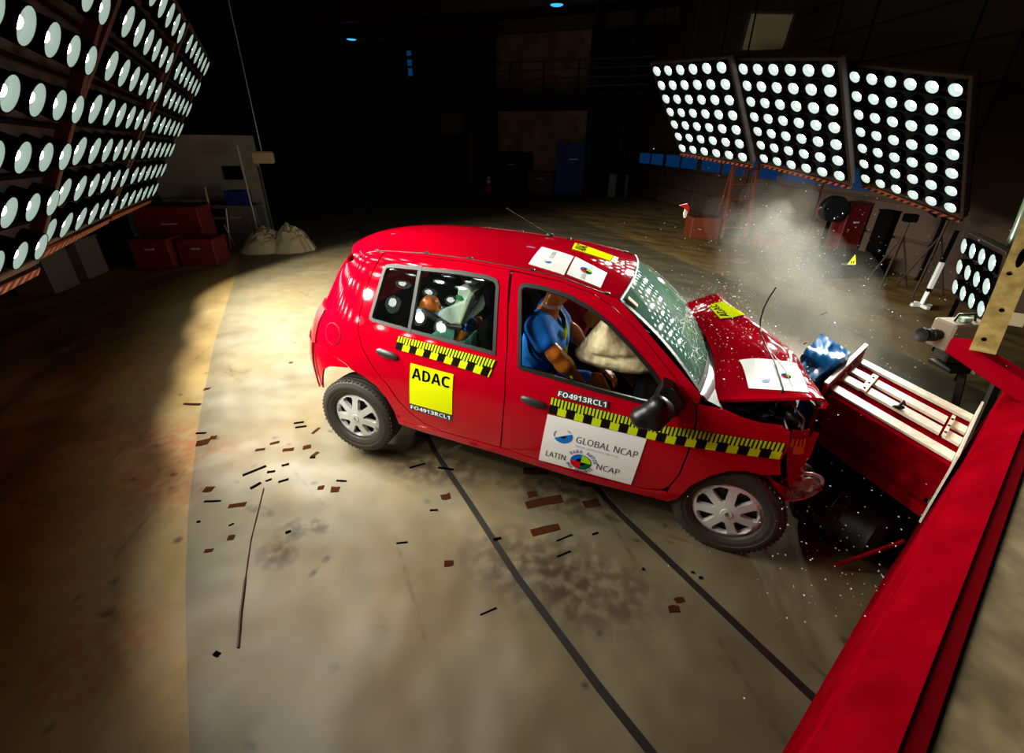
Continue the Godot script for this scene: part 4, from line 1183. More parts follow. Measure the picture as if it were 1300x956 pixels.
func car_front(c: Node3D):
	# crushed front end: engine, radiator, bent rails, torn bumper skin and the hanging headlamp
	var g := G.new()
	g.cbox(Vector3(2.18, .60, 0), Vector3(.04, .62, 1.42), .01); obj("firewall", g, M.dark, c)
	g = G.new(); g.cbox(Vector3(2.42, .55, -.05), Vector3(.32, .34, .62), .03); g.cbox(Vector3(2.40, .76, -.1), Vector3(.26, .10, .5), .03); obj("engine", g, M.dark, c)
	g = G.new()
	for k in 4: g.lathe(Transform3D(Basis(Vector3.RIGHT, -PI / 2), Vector3(2.34 + .03 * (k % 2), .81, .08 - .12 * k)), [Vector2(.03, -.06), Vector2(.03, .03), Vector2(.02, .05), Vector2(0, .05)], 12)
	obj("engine_cap", g, M.steel, c)
	g = G.new(); g.lathe(Transform3D(Basis(Vector3.UP, 1.2), Vector3(2.36, .70, .52)), [Vector2(0, -.12), Vector2(.09, -.12), Vector2(.1, -.1), Vector2(.1, .1), Vector2(.09, .12), Vector2(0, .12)], 18); obj("air_filter", g, M.black, c)
	g = G.new(); g.box(Transform3D(Basis(Vector3.UP, .25) * Basis(Vector3(0, 0, 1), .2), Vector3(2.62, .55, .05)), Vector3(.05, .42, .95), .01); obj("radiator", g, M.steel, c)
	for k in [[Vector3(2.22, .80, .55), Vector3(2.40, .86, .60), Vector3(2.55, .80, .66), Vector3(2.64, .70, .62)], [Vector3(2.25, .75, .3), Vector3(2.45, .84, .45), Vector3(2.6, .86, .5), Vector3(2.66, .74, .58)], [Vector3(2.3, .7, .62), Vector3(2.48, .74, .68), Vector3(2.58, .62, .62)]]:
		g = G.new(); g.tube(k, .016, 8); obj("hose", g, M.black, c)
	g = G.new(); g.tube([Vector3(2.58, .86, .56), Vector3(2.61, .80, .66), Vector3(2.64, .66, .70), Vector3(2.72, .50, .68), Vector3(2.70, .40, .66)], .005, 6); obj("cable", g, M.cream, c)
	g = G.new(); g.tube([Vector3(2.50, .90, .5), Vector3(2.60, .93, .58), Vector3(2.68, .86, .6), Vector3(2.70, .72, .64)], .006, 6); obj("cable", g, M.grey, c)
	g = G.new(); g.lathe(Transform3D(Basis(Vector3.UP, .6), Vector3(2.60, .88, .50)), [Vector2(0, -.04), Vector2(.05, -.04), Vector2(.05, .03), Vector2(.035, .05), Vector2(0, .05)], 14); obj("reservoir", g, mat(Color(.35, .2, .17), .4), c)
	var nz := FastNoiseLite.new()
	nz.seed = 6; nz.frequency = 9.0
	# dark innards behind the fender's torn edge
	g = G.new(); g.grid(10, 12, func(u, v): return Vector3(2.50 + u * .20 + .05 * nz.get_noise_2d(u, v), .30 + v * .52, .66 - .10 * u + .05 * nz.get_noise_2d(v * 1.3, u)), Vector3(0, 0, 1), .01); obj("torn_liner", g, M.black, c)
	g = G.new(); g.grid(10, 8, func(u, v): return Vector3(2.22 + u * .42, .86 + .03 * nz.get_noise_2d(u, v) + .02 * u, .30 + v * .36), Vector3(0, 1, 0), .01); obj("inner_wing", g, M.black, c)
	# bumper skin piece that carries the end of the tape
	var frag := func(u: float, v: float) -> Vector3:     # u across, v up
		var w := .085 + .02 * sin(v * 3.0)
		return Vector3(2.592 + u * w + .09 * (1.0 - v) * (1.0 - v * .3), .52 + v * .345, .735 - .05 * u * u - .03 * sin(v * 4.0))
	g = G.new(); g.grid(8, 16, func(u, v): return frag.call(u, v), Vector3(0, 0, 1), .006); var fr := obj("bumper_fragment", g, M.paint, c)
	g = G.new()
	for k in 4: g.grid(1, 3, func(u, v): return frag.call(.06 + k * .2 + u * .12, .66 + v * .18) + Vector3(0, 0, .004), Vector3(0, 0, 1))
	g.grid(4, 3, func(u, v): return frag.call(.22 + u * .55, .52 + v * .16) + Vector3(0, 0, .004), Vector3(0, 0, 1))
	obj("tape_end", g, mat(Color(.95, .85, .10), .6), fr)
	g = G.new(); g.grid(5, 10, func(u, v): return Vector3(2.735 + u * .03 + .02 * v, .58 + v * .20, .60 + .02 * sin(v * 5.0)), Vector3(0, 0, 1), .006); obj("bumper_fragment", g, M.paint, c)
	g = G.new(); g.grid(8, 8, func(u, v): return Vector3(2.56 + u * .13, .47 + v * .09 - .05 * u, .72 + .05 * sin(u * 3.0)), Vector3(0, .3, 1), .006); obj("bumper_fragment", g, M.paint, c)
	g = G.new(); g.grid(10, 10, func(u, v): return Vector3(2.62 + u * .16 + .02 * nz.get_noise_2d(u, v), .80 - u * .4 + v * .10, .30 + v * .28), Vector3(1, 0, 1), .006); obj("crumpled_beam", g, mat(Color(.20, .13, .11), .45, .5), c)
	# headlamp hanging on its wires, low in front of the wheel
	var hl := Node3D.new()
	hl.name = "headlight"; hl.transform = Transform3D(Basis(Vector3(0, 0, 1), .50) * Basis(Vector3.UP, .25), Vector3(2.745, .50, .70)); c.add_child(hl)
	g = G.new(); g.ball(Transform3D(Basis(), Vector3(0, 0, -.10)), Vector3(.128, .082, .07), 20, 10); obj("lamp_housing", g, M.black, hl)
	var rim := []
	for k in 25: rim.append(Vector3(cos(TAU * k / 24) * .122, sin(TAU * k / 24) * .078, .0))
	g = G.new(); g.tube(rim, .008, 8); obj("lamp_rim", g, M.silver, hl)
	for k in [[.045, .012, .042, M.silver], [-.015, .022, .03, M.silver], [-.075, -.015, .032, mat(Color(.85, .25, .12), .2, .3)], [.0, -.035, .02, mat(Color(.6, .05, .05), .2, .2)], [.085, -.02, .025, M.chrome]]:
		g = G.new(); g.lathe(Transform3D(Basis(), Vector3(k[0], k[1], -.03)), [Vector2(0, .0), Vector2(k[2] * .3, .005), Vector2(k[2] * .35, .02), Vector2(k[2] * .5, .012), Vector2(k[2] * .85, .03), Vector2(k[2], .05)], 18); obj("reflector", g, k[3], hl)
	g = G.new(); g.ball(Transform3D(Basis(), Vector3(0, 0, -.01)), Vector3(.118, .075, .05), 20, 10); obj("lamp_lens", g, mat(Color(.9, .92, .92, .10), .02, 0.0, {"transparency": BaseMaterial3D.TRANSPARENCY_ALPHA}), hl)
	# underside
	g = G.new(); g.cbox(Vector3(1.2, .27, 0), Vector3(2.0, .06, 1.40), .02); obj("floor_pan", g, M.dark, c)
	g = G.new(); g.tube([Vector3(0, .20, -.64), Vector3(0, .20, .64)], .035, 8); g.tube([Vector3(0, .20, .5), Vector3(.4, .27, .5)], .03, 8); obj("rear_axle", g, M.black, c)
	g = G.new(); g.tube([Vector3(2.44, .27, -.62), Vector3(2.44, .27, .62)], .03, 8); obj("drive_shaft", g, M.black, c)

func car_inside(c: Node3D):
	var g := G.new(); g.cbox(Vector3(-.05, .72, 0), Vector3(.5, .04, 1.2), .01); obj("parcel_shelf", g, M.dark, c)
	g = G.new(); g.grid(12, 10, func(u, v): return roof(lerpf(.05, .96, u), lerpf(-.95, .95, v)) + Vector3(0, -.035, 0), Vector3(0, -1, 0)); obj("headliner", g, mat(Color(.12, .105, .09), .9), c)
	g = G.new(); g.cbox(Vector3(1.97, .68, 0), Vector3(.30, .26, 1.30), .05); obj("dashboard", g, M.seat, c)
	for z in [.36, -.36]:
		var s := Node3D.new()
		s.name = numbered("front_seat", c); s.position = Vector3(1.05, .30, z); c.add_child(s)
		g = G.new(); g.box(Transform3D(Basis(Vector3(0, 0, 1), .12), Vector3(.22, .12, 0)), Vector3(.52, .16, .50), .06); obj("seat_cushion", g, M.seat, s)
		g = G.new(); g.box(Transform3D(Basis(Vector3(0, 0, 1), .28), Vector3(-.12, .44, 0)), Vector3(.15, .62, .48), .06); obj("backrest", g, M.seat, s)
		g = G.new(); g.box(Transform3D(Basis(Vector3(0, 0, 1), .22), Vector3(-.21, .86, 0)), Vector3(.10, .18, .27), .045); g.tube([Vector3(-.19, .72, -.07), Vector3(-.21, .82, -.07)], .007, 6); g.tube([Vector3(-.19, .72, .07), Vector3(-.21, .82, .07)], .007, 6); obj("headrest", g, M.seat, s)
	g = G.new(); g.cbox(Vector3(.40, .46, 0), Vector3(.50, .20, 1.28), .06); obj("rear_seat_cushion", g, M.seat, c)
	g = G.new(); g.box(Transform3D(Basis(Vector3(0, 0, 1), .30), Vector3(.13, .74, 0)), Vector3(.14, .56, 1.26), .05); obj("rear_backrest", g, M.seat, c)
	# centre pillars
	for sg in [-1.0, 1.0]:
		g = G.new(); g.bar(Vector3(1.02, 1.36, sg * .53), Vector3(1.09, .34, sg * .74), .03, .10, .01, Vector3.RIGHT); obj("door_pillar", g, M.seal, c)
	# steering wheel and the two airbags
	var rim := []
	for k in 25: rim.append(Vector3(1.66, .86, -.36) + Basis(Vector3(0, 0, 1), -.4) * Vector3(0, cos(TAU * k / 24) * .18, sin(TAU * k / 24) * .18))
	g = G.new(); g.tube(rim, .014, 8); g.tube([Vector3(1.66, .86, -.36), Vector3(1.86, .78, -.36)], .03, 8); obj("steering_wheel", g, M.black, c)
	var outline := V2([1.40, .855, 1.43, .90, 1.50, 1.03, 1.56, 1.135, 1.585, 1.145, 1.63, 1.115, 1.70, 1.05, 1.80, .965, 1.915, .865, 1.91, .835, 1.85, .80, 1.74, .785, 1.6, .785, 1.45, .80])
	var nz := FastNoiseLite.new()
	nz.seed = 12; nz.frequency = 4.0
	for b in [[.33, .15, Vector2(), M.bag], [-.32, .15, Vector2(-.02, .08), tri_mat(Color(.42, .36, .26), .8, 0.0, noise_tex(.02, [Color(.8, .76, .7), Color(1, 1, 1)]), 3.0)]]:
		g = G.new()
		for sg in [-1.0, 1.0]:
			var f := func(p: Vector2) -> Vector3:
				var d := INF
				for i in outline.size(): d = minf(d, p.distance_to(Geometry2D.get_closest_point_to_segment(p, outline[i], outline[(i + 1) % outline.size()])))
				var k := clampf(d / .12, 0, 1)
				var t: float = b[1] * sqrt(1.0 - (1.0 - k) * (1.0 - k)) + .012 * nz.get_noise_2d(p.x * 1.4, p.y * 1.4) * k - .03 * exp(-pow((p.y - .88 - (p.x - 1.4) * .12) / .02, 2.0)) * k
				return Vector3(p.x + b[2].x, p.y + b[2].y, b[0] + sg * t)
			g.panel(outline, [], f, .022, 0.0, Vector3(0, 0, sg))
		obj("airbag", g, b[3], c)

# ------------------------------------------------------------------ the dummies
func hand(g: G, wrist: Vector3, dir: Vector3, palm: Vector3, sgn := 1.0):
	dir = dir.normalized()
	palm = (palm - dir * palm.dot(dir)).normalized()
	var sd := dir.cross(palm) * sgn
	var caps := []
	var k := wrist + dir * .085
	for f in 4:
		var off := (f - 1.5) * .021
		caps.append([wrist + sd * off * .6, .017, k + sd * off, .0125])
		var len: float = [.07, .08, .075, .058][f]
		var p := k + sd * off
		var d := dir
		for s in 3:
			d = (d + palm * .38).normalized()
			var q: Vector3 = p + d * len * [.45, .32, .26][s]
			caps.append([p, .0098 - s * .0008, q, .0090 - s * .0008]); p = q
	var th := wrist + sd * -.03 + dir * .025
	caps.append([wrist, .018, th, .014])
	caps.append([th, .0125, th + (dir * .7 - sd * .6 + palm * .3).normalized() * .04, .0105]); caps.append([th + (dir * .7 - sd * .6 + palm * .3).normalized() * .04, .0105, th + (dir * .7 - sd * .6 + palm * .3).normalized() * .04 + (dir + palm * .4).normalized() * .03, .009])
	nets(g, caps, .005, .008)

func head(g: G, at: Vector3, fwd: Vector3, up: Vector3, r: float):
	fwd = fwd.normalized()
	up = (up - fwd * up.dot(fwd)).normalized()
	var sd := fwd.cross(up)
	var T := func(x: float, y: float, z: float) -> Vector3: return at + fwd * x * r + up * y * r + sd * z * r   # forward, up, sideways
	var caps := [[T.call(-.25, .25, 0), r * .86, T.call(.12, .22, 0), r * .84], [T.call(.25, -.35, 0), r * .58, T.call(.30, -.75, 0), r * .40], [T.call(.9, .05, 0), r * .08, T.call(1.02, -.22, 0), r * .13], [T.call(.80, .28, -.3), r * .10, T.call(.80, .28, .3), r * .10], [T.call(.74, -.58, -.18), r * .07, T.call(.74, -.58, .18), r * .07]]
	for s in [-1.0, 1.0]:
		caps.append([T.call(-.05, .12, s * .84), r * .10, T.call(-.1, -.22, s * .82), r * .09])
		caps.append([T.call(.80, .10, s * .30), r * .09, T.call(.80, .10, s * .32), r * .09])
	nets(g, caps, r * .055, r * .16)

func adult(called_label: String, cloth: Material, at: Vector3, flip: float):
	var t := thing("crash_dummy", called_label, "crash dummy", CAR * Transform3D(Basis(), at), "adult crash dummies in the front seats")
	var P := func(x: float, y: float, z: float) -> Vector3: return Vector3(x - 1.1, y - .45, z * flip)
	var g := G.new()
	var body := [
		[P.call(1.12, .54, -.09), .11, P.call(1.12, .54, .09), .11], [P.call(1.13, .58, 0), .14, P.call(1.20, .86, 0), .13], [P.call(1.20, .92, -.07), .125, P.call(1.20, .92, .07), .125], [P.call(1.18, 1.07, -.13), .06, P.call(1.18, 1.07, .13), .06],
		[P.call(1.20, 1.08, 0), .062, P.call(1.235, 1.21, 0), .056],
		[P.call(1.17, 1.06, .185), .062, P.call(1.31, .925, .21), .044], [P.call(1.325, .905, .205), .046, P.call(1.38, .845, .185), .048], [P.call(1.38, .845, .185), .048, P.call(1.50, .70, .12), .030],
		[P.call(1.17, 1.06, -.185), .062, P.call(1.36, .90, -.2), .044], [P.call(1.36, .90, -.2), .046, P.call(1.60, .72, -.12), .030],
		[P.call(1.16, .53, .10), .088, P.call(1.56, .60, .12), .062], [P.call(1.16, .53, -.10), .088, P.call(1.56, .60, -.12), .062],
		[P.call(1.57, .595, .12), .060, P.call(1.82, .36, .11), .042], [P.call(1.57, .595, -.12), .060, P.call(1.82, .36, -.11), .042],
		[P.call(1.83, .34, .11), .040, P.call(1.95, .35, .11), .034], [P.call(1.83, .34, -.11), .040, P.call(1.95, .35, -.11), .034]]
	nets(g, body, .013, .05)
	head(g, P.call(1.255, 1.275, 0), Vector3(1, -.12, 0), Vector3(.1, 1, 0), .092)
	hand(g, P.call(1.50, .70, .12), Vector3(.8, -.6, -.1), Vector3(-.3, -1, 0))
	hand(g, P.call(1.60, .72, -.12), Vector3(.8, -.5, .1), Vector3(-.3, -1, 0), -1.0)
	obj("body", g, M.skin, t)
	g = G.new()
	nets(g, [[P.call(1.13, .60, 0), .152, P.call(1.20, .86, 0), .142], [P.call(1.21, .92, -.08), .137, P.call(1.21, .92, .08), .137], [P.call(1.18, 1.065, -.15), .070, P.call(1.18, 1.065, .15), .070], [P.call(1.17, 1.06, .18), .075, P.call(1.245, .985, .205), .066], [P.call(1.17, 1.06, -.18), .075, P.call(1.26, .98, -.2), .066]], .014, .06)
	obj("shirt", g, cloth, t)
	g = G.new()
	nets(g, [[P.call(1.12, .54, -.09), .124, P.call(1.12, .54, .09), .124], [P.call(1.16, .53, .10), .102, P.call(1.50, .592, .12), .078], [P.call(1.16, .53, -.10), .102, P.call(1.50, .592, -.12), .078]], .016, .05)
	obj("shorts", g, M.blue_cloth if cloth == M.blue_cloth else M.dark, t)
	g = G.new(); g.tube([P.call(1.20, 1.15, -.10), P.call(1.30, 1.06, -.04), P.call(1.345, .92, .03), P.call(1.31, .74, .10), P.call(1.26, .62, .15)], .018, 6); obj("seat_belt", g, M.black, t)
	for k in [[1.33, 1.01, .03], [1.345, .88, .04]]:
		g = G.new()
		for i in 3: g.box(Transform3D(Basis(Vector3(0, 0, 1), .15), P.call(k[0] + .012, k[1] - .006 * i, k[2] + .028 * i)), Vector3(.012, .055, .011))
		obj("marker_stripes", g, M.yellow, t)
	for k in [[1.43, .79, .165]]:
		g = G.new()
		for i in 2: g.ball(Transform3D(Basis(Vector3(0, 0, 1), -.85), P.call(k[0] - .04 + .05 * i, k[1] + .045 - .06 * i, k[2] + .042)), Vector3(.022, .009, .004), 8, 5)
		obj("arm_marks", g, M.yellow, t)
	g = G.new(); g.lathe(Transform3D(Basis(Vector3.RIGHT, -PI / 2), P.call(1.222, 1.155, 0)), [Vector2(.058, -.012), Vector2(.068, -.01), Vector2(.068, .01), Vector2(.058, .012)], 20); obj("neck_ring", g, M.silver, t)

func people():
	adult("brown crash dummy in a blue shirt on the front passenger seat, airbag before it", M.blue_cloth, Vector3(1.1, .45, .36), 1.0)
	adult("brown crash dummy in a red shirt on the far front seat behind the passenger dummy", M.red_cloth, Vector3(1.18, .45, -.36), -1.0)
	# child seat with its dummy, behind
	var s := thing("child_carrier", "pale green-white child seat with a dark arm band, seen through the rear window", "child seat", CAR * Transform3D(Basis(), Vector3(.5, .56, .36)))
	var o := Vector3(.5, .56, .36)
	var I := Transform3D(Basis(), -o)
	var g := G.new(); g.prism(V2([.485, .985, .50, 1.02, .56, 1.055, .63, 1.10, .66, 1.115, .735, 1.15, .76, 1.135, .70, 1.02, .675, .965, .645, .945, .58, .945]), I, .46, .50); g.prism(V2([.50, .99, .56, 1.045, .64, 1.09, .735, 1.14, .67, .98, .60, .95]), I, .50, .51); obj("side_wing", g, M.shell, s)
	g = G.new(); g.prism(V2([.485, .985, .50, 1.02, .56, 1.055, .63, 1.10, .66, 1.115, .735, 1.15, .76, 1.135, .70, 1.02, .675, .965, .645, .945, .58, .945]), I, .20, .24); obj("side_wing", g, M.shell, s)
	g = G.new(); g.bar(Vector3(.74, 1.19, .35) - o, Vector3(.655, .95, .35) - o, .36, .05, .02, Vector3.RIGHT); obj("back_shell", g, mat(Color(.62, .70, .58), .5), s)
	g = G.new(); g.lathe(Transform3D(Basis(), Vector3(.665, 1.155, .30) - o), [Vector2(0, -.06), Vector2(.05, -.06), Vector2(.058, -.04), Vector2(.058, .15), Vector2(.05, .17), Vector2(0, .17)], 20); g.bar(Vector3(.70, 1.14, .36) - o, Vector3(.62, 1.075, .36) - o, .2, .05, .015); obj("headrest", g, M.shell, s)
	g = G.new(); g.ball(Transform3D(Basis(Vector3(0, 0, 1), -.5), Vector3(.632, 1.125, .475) - o), Vector3(.03, .018, .006), 10, 6); obj("green_badge", g, mat(Color(.05, .5, .15), .5), s)
	g = G.new(); g.bar(Vector3(.36, 1.005, .50) - o, Vector3(.56, .925, .50) - o, .05, .035, .01); g.bar(Vector3(.56, .925, .50) - o, Vector3(.68, .935, .50) - o, .05, .035, .01); obj("arm_band", g, mat(Color(.13, .095, .08), .6), s)
	g = G.new(); g.prism(V2([.46, .935, .60, .915, .585, .80, .46, .80]), I, .38, .47); g.prism(V2([.40, .80, .66, .80, .66, .60, .40, .57]), I, .22, .50); obj("seat_base", g, M.mint, s)
	var t := thing("child_dummy", "small brown child dummy lying in the pale child seat", "crash dummy", CAR * Transform3D(Basis(), o))
	g = G.new()
	var C := func(x: float, y: float, z: float) -> Vector3: return Vector3(x, y, z) - o
	nets(g, [[C.call(.44, .93, .36), .06, C.call(.58, .80, .36), .07], [C.call(.40, .95, .36), .03, C.call(.44, .94, .36), .04], [C.call(.47, .92, .27), .03, C.call(.60, .98, .24), .022], [C.call(.47, .92, .44), .03, C.call(.60, .88, .42), .022], [C.call(.60, .80, .31), .04, C.call(.70, .92, .30), .03], [C.call(.60, .80, .41), .04, C.call(.70, .92, .40), .03]], .011, .03)
	head(g, C.call(.375, .99, .38), Vector3(.55, .75, .2), Vector3(-.8, .5, 0), .075)
	obj("body", g, M.skin, t)
	g = G.new(); nets(g, [[C.call(.45, .93, .36), .066, C.call(.58, .80, .36), .078], [C.call(.68, .90, .42), .036, C.call(.70, .955, .42), .03]], .012, .02); obj("blue_suit", g, M.blue_cloth, t)
	g = G.new()
	for k in 4: disc_part(g, func(p: Vector2) -> Vector3: return C.call(.375, .972, .458) + Vector3(p.x, p.y, 0), Vector2(), 0, .022, k * PI / 2, (k + 1) * PI / 2, 1.0, Vector3(0, 0, 1)) if k % 2 else null
	obj("target_mark", g, M.print_black, t)
	g = G.new()
	for k in 4: disc_part(g, func(p: Vector2) -> Vector3: return C.call(.375, .972, .4585) + Vector3(p.x, p.y, 0), Vector2(), 0, .022, k * PI / 2, (k + 1) * PI / 2, 1.0, Vector3(0, 0, 1)) if k % 2 == 0 else null
	obj("target_mark", g, M.white, t)
	# second, further child dummy
	t = thing("child_dummy", "farther child dummy with blue and red cuffs, in the shade of the back seat", "crash dummy", CAR * Transform3D(Basis(), Vector3(.45, .56, -.32)))
	o = Vector3(.45, .56, -.32)
	g = G.new()
	nets(g, [[C.call(.42, .78, -.32), .08, C.call(.44, .95, -.32), .075], [C.call(.44, 1.0, -.32), .035, C.call(.45, 1.04, -.32), .035], [C.call(.45, .98, -.24), .032, C.call(.58, 1.10, -.2), .024], [C.call(.42, .98, -.40), .032, C.call(.42, 1.08, -.2), .024], [C.call(.48, .66, -.27), .05, C.call(.70, .68, -.27), .04], [C.call(.48, .66, -.37), .05, C.call(.70, .68, -.37), .04]], .012, .03)
	head(g, C.call(.46, 1.12, -.34), Vector3(1, -.1, .2), Vector3(0, 1, 0), .08)
	obj("body", g, mat(Color(.30, .17, .07), .4), t)
	g = G.new(); g.lathe(Transform3D(Basis(Vector3(1, -1, 0).normalized(), -PI / 2), C.call(.565, 1.085, -.2)), [Vector2(.026, -.03), Vector2(.033, -.025), Vector2(.036, .03), Vector2(.028, .035)], 14); obj("cuff", g, M.blue_cloth, t)
	g = G.new(); g.lathe(Transform3D(Basis(Vector3.RIGHT, .3), C.call(.42, 1.06, -.22)), [Vector2(.026, -.03), Vector2(.033, -.025), Vector2(.036, .03), Vector2(.028, .035)], 14); obj("cuff", g, M.red_cloth, t)

# ------------------------------------------------------------------ things along the walls
func crate(called: String, label: String, cat: String, at: Vector3, size: Vector3, turn: float, m: Material, extra := true, group := "") -> Node3D:
	var t := thing(called, label, cat, Transform3D(Basis(Vector3.UP, turn), at), group)
	var g := G.new(); g.cbox(Vector3(0, size.y / 2, 0), size, .01); obj("body", g, m, t)
	if extra:
		g = G.new(); g.cbox(Vector3(0, size.y + .012, 0), Vector3(size.x + .03, .025, size.z + .03), .006); obj("lid", g, m, t)
		g = G.new(); g.cbox(Vector3(0, size.y * .7, size.z / 2 + .012), Vector3(size.x * .25, .03, .02), .005); obj("handle", g, M.silver, t)
	return t

func tripod(label: String, at: Vector3, h: float, top: Vector3):
	var t := thing("tripod", label, "tripod", Transform3D(Basis(), at), "")
	var g := G.new(); g.tube([Vector3(0, h * .45, 0), Vector3(0, h, 0)], .018, 8); obj("column", g, M.hall_steel, t)
	for k in 3:
		g = G.new(); g.tube([Vector3(0, h * .8, 0), Vector3(cos(k * 2.1) * h * .3, 0, sin(k * 2.1) * h * .3)], .014, 6); obj("leg", g, M.hall_steel, t)
	g = G.new(); g.cbox(Vector3(0, h + top.y / 2, 0), top, .01); obj("head", g, M.dark, t)

func surroundings():
	var g: G
	# pale partition with boards at the back left
	var A := Vector3(-9.9, 0, -4.0)
	var B := Vector3(-7.35, 0, -5.6)
	g = G.new(); g.bar(A + Vector3(0, 1.1, 0), B + Vector3(0, 1.1, 0), .12, 2.2); struct("wall_partition", g, M.board_white)
	var d := (B - A).normalized()
	var n := Vector3(-d.z, 0, d.x)
	if n.z < 0: n = -n
	var bt := Transform3D(Basis(d, Vector3.UP, d.cross(Vector3.UP)), A)
	var on := func(u: float, y: float, z := .08) -> Vector3: return A + d * u + n * z + Vector3(0, y, 0)
	var sc := thing("wall_screen", "small black screen hung on the pale partition", "screen", Transform3D(bt.basis, on.call(2.45, 1.40)))
	g = G.new(); g.cbox(Vector3(), Vector3(.40, .30, .05), .008); obj("panel", g, M.black, sc)
	g = G.new(); g.cbox(Vector3(0, 0, .03), Vector3(.36, .26, .006)); obj("glass", g, mat(Color(.02, .02, .02), .1), sc)
	var tb := thing("work_table", "pale work table against the partition, under the black screen", "table", Transform3D(bt.basis, on.call(1.9, 0, .42)))
	g = G.new(); g.cbox(Vector3(.2, .86, 0), Vector3(1.3, .05, .6), .01); obj("tabletop", g, M.board_white, tb)
	for k in [[-.4, -.25], [.8, -.25], [-.4, .25], [.8, .25]]:
		g = G.new(); g.cbox(Vector3(k[0], .42, k[1]), Vector3(.05, .84, .05)); obj("leg", g, M.steel, tb)
	g = G.new(); g.cbox(Vector3(.3, .45, -.2), Vector3(1.0, .7, .03)); obj("panel", g, M.grey, tb)
	# a person in dark clothes standing by the partition
	var p := thing("person", "person in dark clothes standing by the pale partition", "person", Transform3D(Basis(Vector3.UP, .7), Vector3(-8.25, 0, -3.55)))
	g = G.new()
	nets(g, [[Vector3(0, .92, -.08), .12, Vector3(0, .92, .08), .12], [Vector3(0, .95, 0), .14, Vector3(0, 1.3, 0), .15], [Vector3(0, 1.38, -.17), .06, Vector3(0, 1.38, .17), .06], [Vector3(0, 1.42, 0), .055, Vector3(0, 1.52, 0), .05], [Vector3(0, 1.36, .2), .052, Vector3(.03, 1.08, .24), .04], [Vector3(.03, 1.08, .24), .04, Vector3(.12, .85, .2), .028], [Vector3(0, 1.36, -.2), .052, Vector3(.03, 1.08, -.24), .04], [Vector3(.03, 1.08, -.24), .04, Vector3(.12, .85, -.2), .028], [Vector3(0, .88, .09), .085, Vector3(.01, .48, .10), .055], [Vector3(.01, .48, .1), .055, Vector3(0, .08, .1), .04], [Vector3(0, .88, -.09), .085, Vector3(.01, .48, -.10), .055], [Vector3(.01, .48, -.1), .055, Vector3(0, .08, -.1), .04], [Vector3(0, .045, .1), .04, Vector3(.15, .035, .11), .032], [Vector3(0, .045, -.1), .04, Vector3(.15, .035, -.11), .032]], .02, .06)
	obj("clothes", g, mat(Color(.04, .04, .05), .9), p)
	g = G.new(); head(g, Vector3(.02, 1.63, 0), Vector3(1, 0, 0), Vector3.UP, .10); hand(g, Vector3(.12, .85, .2), Vector3(.2, -1, 0), Vector3(.5, 0, -1)); hand(g, Vector3(.12, .85, -.2), Vector3(.2, -1, 0), Vector3(.5, 0, 1), -1.0); obj("skin", g, mat(Color(.30, .18, .12), .6), p)
	g = G.new(); nets(g, [[Vector3(-.02, 1.69, 0), .098, Vector3(.02, 1.70, 0), .092]], .014, .02); obj("hair", g, M.black, p)
	# red cabinets and the rest of the left side
	crate("red_cabinet", "low rust-red cabinet nearest the lamp wall, on the dark floor", "cabinet", Vector3(-6.72, 0, -2.45), Vector3(.62, .50, .5), .45, M.red_box, true, "")
	crate("red_cabinet", "low rust-red cabinet to the right of the nearest one", "cabinet", Vector3(-6.15, 0, -2.85), Vector3(.62, .46, .5), .45, M.red_box, true, "")
	crate("red_cabinet", "taller rust-red cabinet standing behind the two low ones", "cabinet", Vector3(-7.0, 0, -3.1), Vector3(1.1, .95, .5), .45, M.red_box, true, "")
	crate("grey_bin", "pale grey bin under the left lamp wall, nearest the camera", "bin", Vector3(-6.9, 0, -.85), Vector3(.5, .62, .5), .5, M.grey, true, "")
	crate("grey_bin", "pale grey bin under the left lamp wall, beside the rust-red cabinets", "bin", Vector3(-7.3, 0, -1.5), Vector3(.5, .62, .5), .5, M.grey, true, "")
	crate("blue_crate", "blue plastic crate on the pale cabinet by the partition's end", "crate", Vector3(-7.05, .806, -4.6), Vector3(.42, .30, .34), .5, M.blue, false)
	crate("pale_cabinet", "pale slatted cabinet carrying the blue crate", "cabinet", Vector3(-7.15, 0, -4.6), Vector3(.9, .78, .45), .5, M.grey)
	var br := thing("broom_pole", "thin pale pole leaning by the rust-red cabinets", "pole", Transform3D(Basis(), Vector3(-6.75, 0, -3.65)))
	g = G.new(); g.tube([Vector3(.1, 0, .15), Vector3(-.25, 1.22, -.2)], .022, 8); obj("pole", g, M.cloth, br)
	g = G.new(); g.cbox(Vector3(.1, .03, .15), Vector3(.3, .06, .06), .01); obj("foot", g, M.grey, br)
	var hp := thing("cloth_heap", "heap of crumpled cream sheets on the floor at the back left", "cloth", Transform3D(Basis(), Vector3(-5.95, 0, -4.1)))
	var nz := FastNoiseLite.new()
	nz.seed = 31; nz.frequency = 2.4
	for k in [[Vector3(0, 0, 0), .55, .42], [Vector3(.52, 0, -.15), .45, .5]]:
		g = G.new()
		g.grid(26, 26, func(u, v):
			var r: float = v * k[1]
			var a: float = u * TAU
			return k[0] + Vector3(cos(a) * r * (1 + .2 * nz.get_noise_1d(a)), maxf(0.005, k[2] * (1 - v * v) + .16 * nz.get_noise_2d(cos(a) * v * 1.3, sin(a) * v * 1.3 + k[1]) * (1 - v)), sin(a) * r), Vector3.UP)
		obj("folds", g, M.cloth, hp)
	var ch := thing("folding_chair", "folded metal chair leaning near the cream sheets", "chair", Transform3D(Basis(Vector3.UP, .4), Vector3(-6.95, 0, -3.85)))
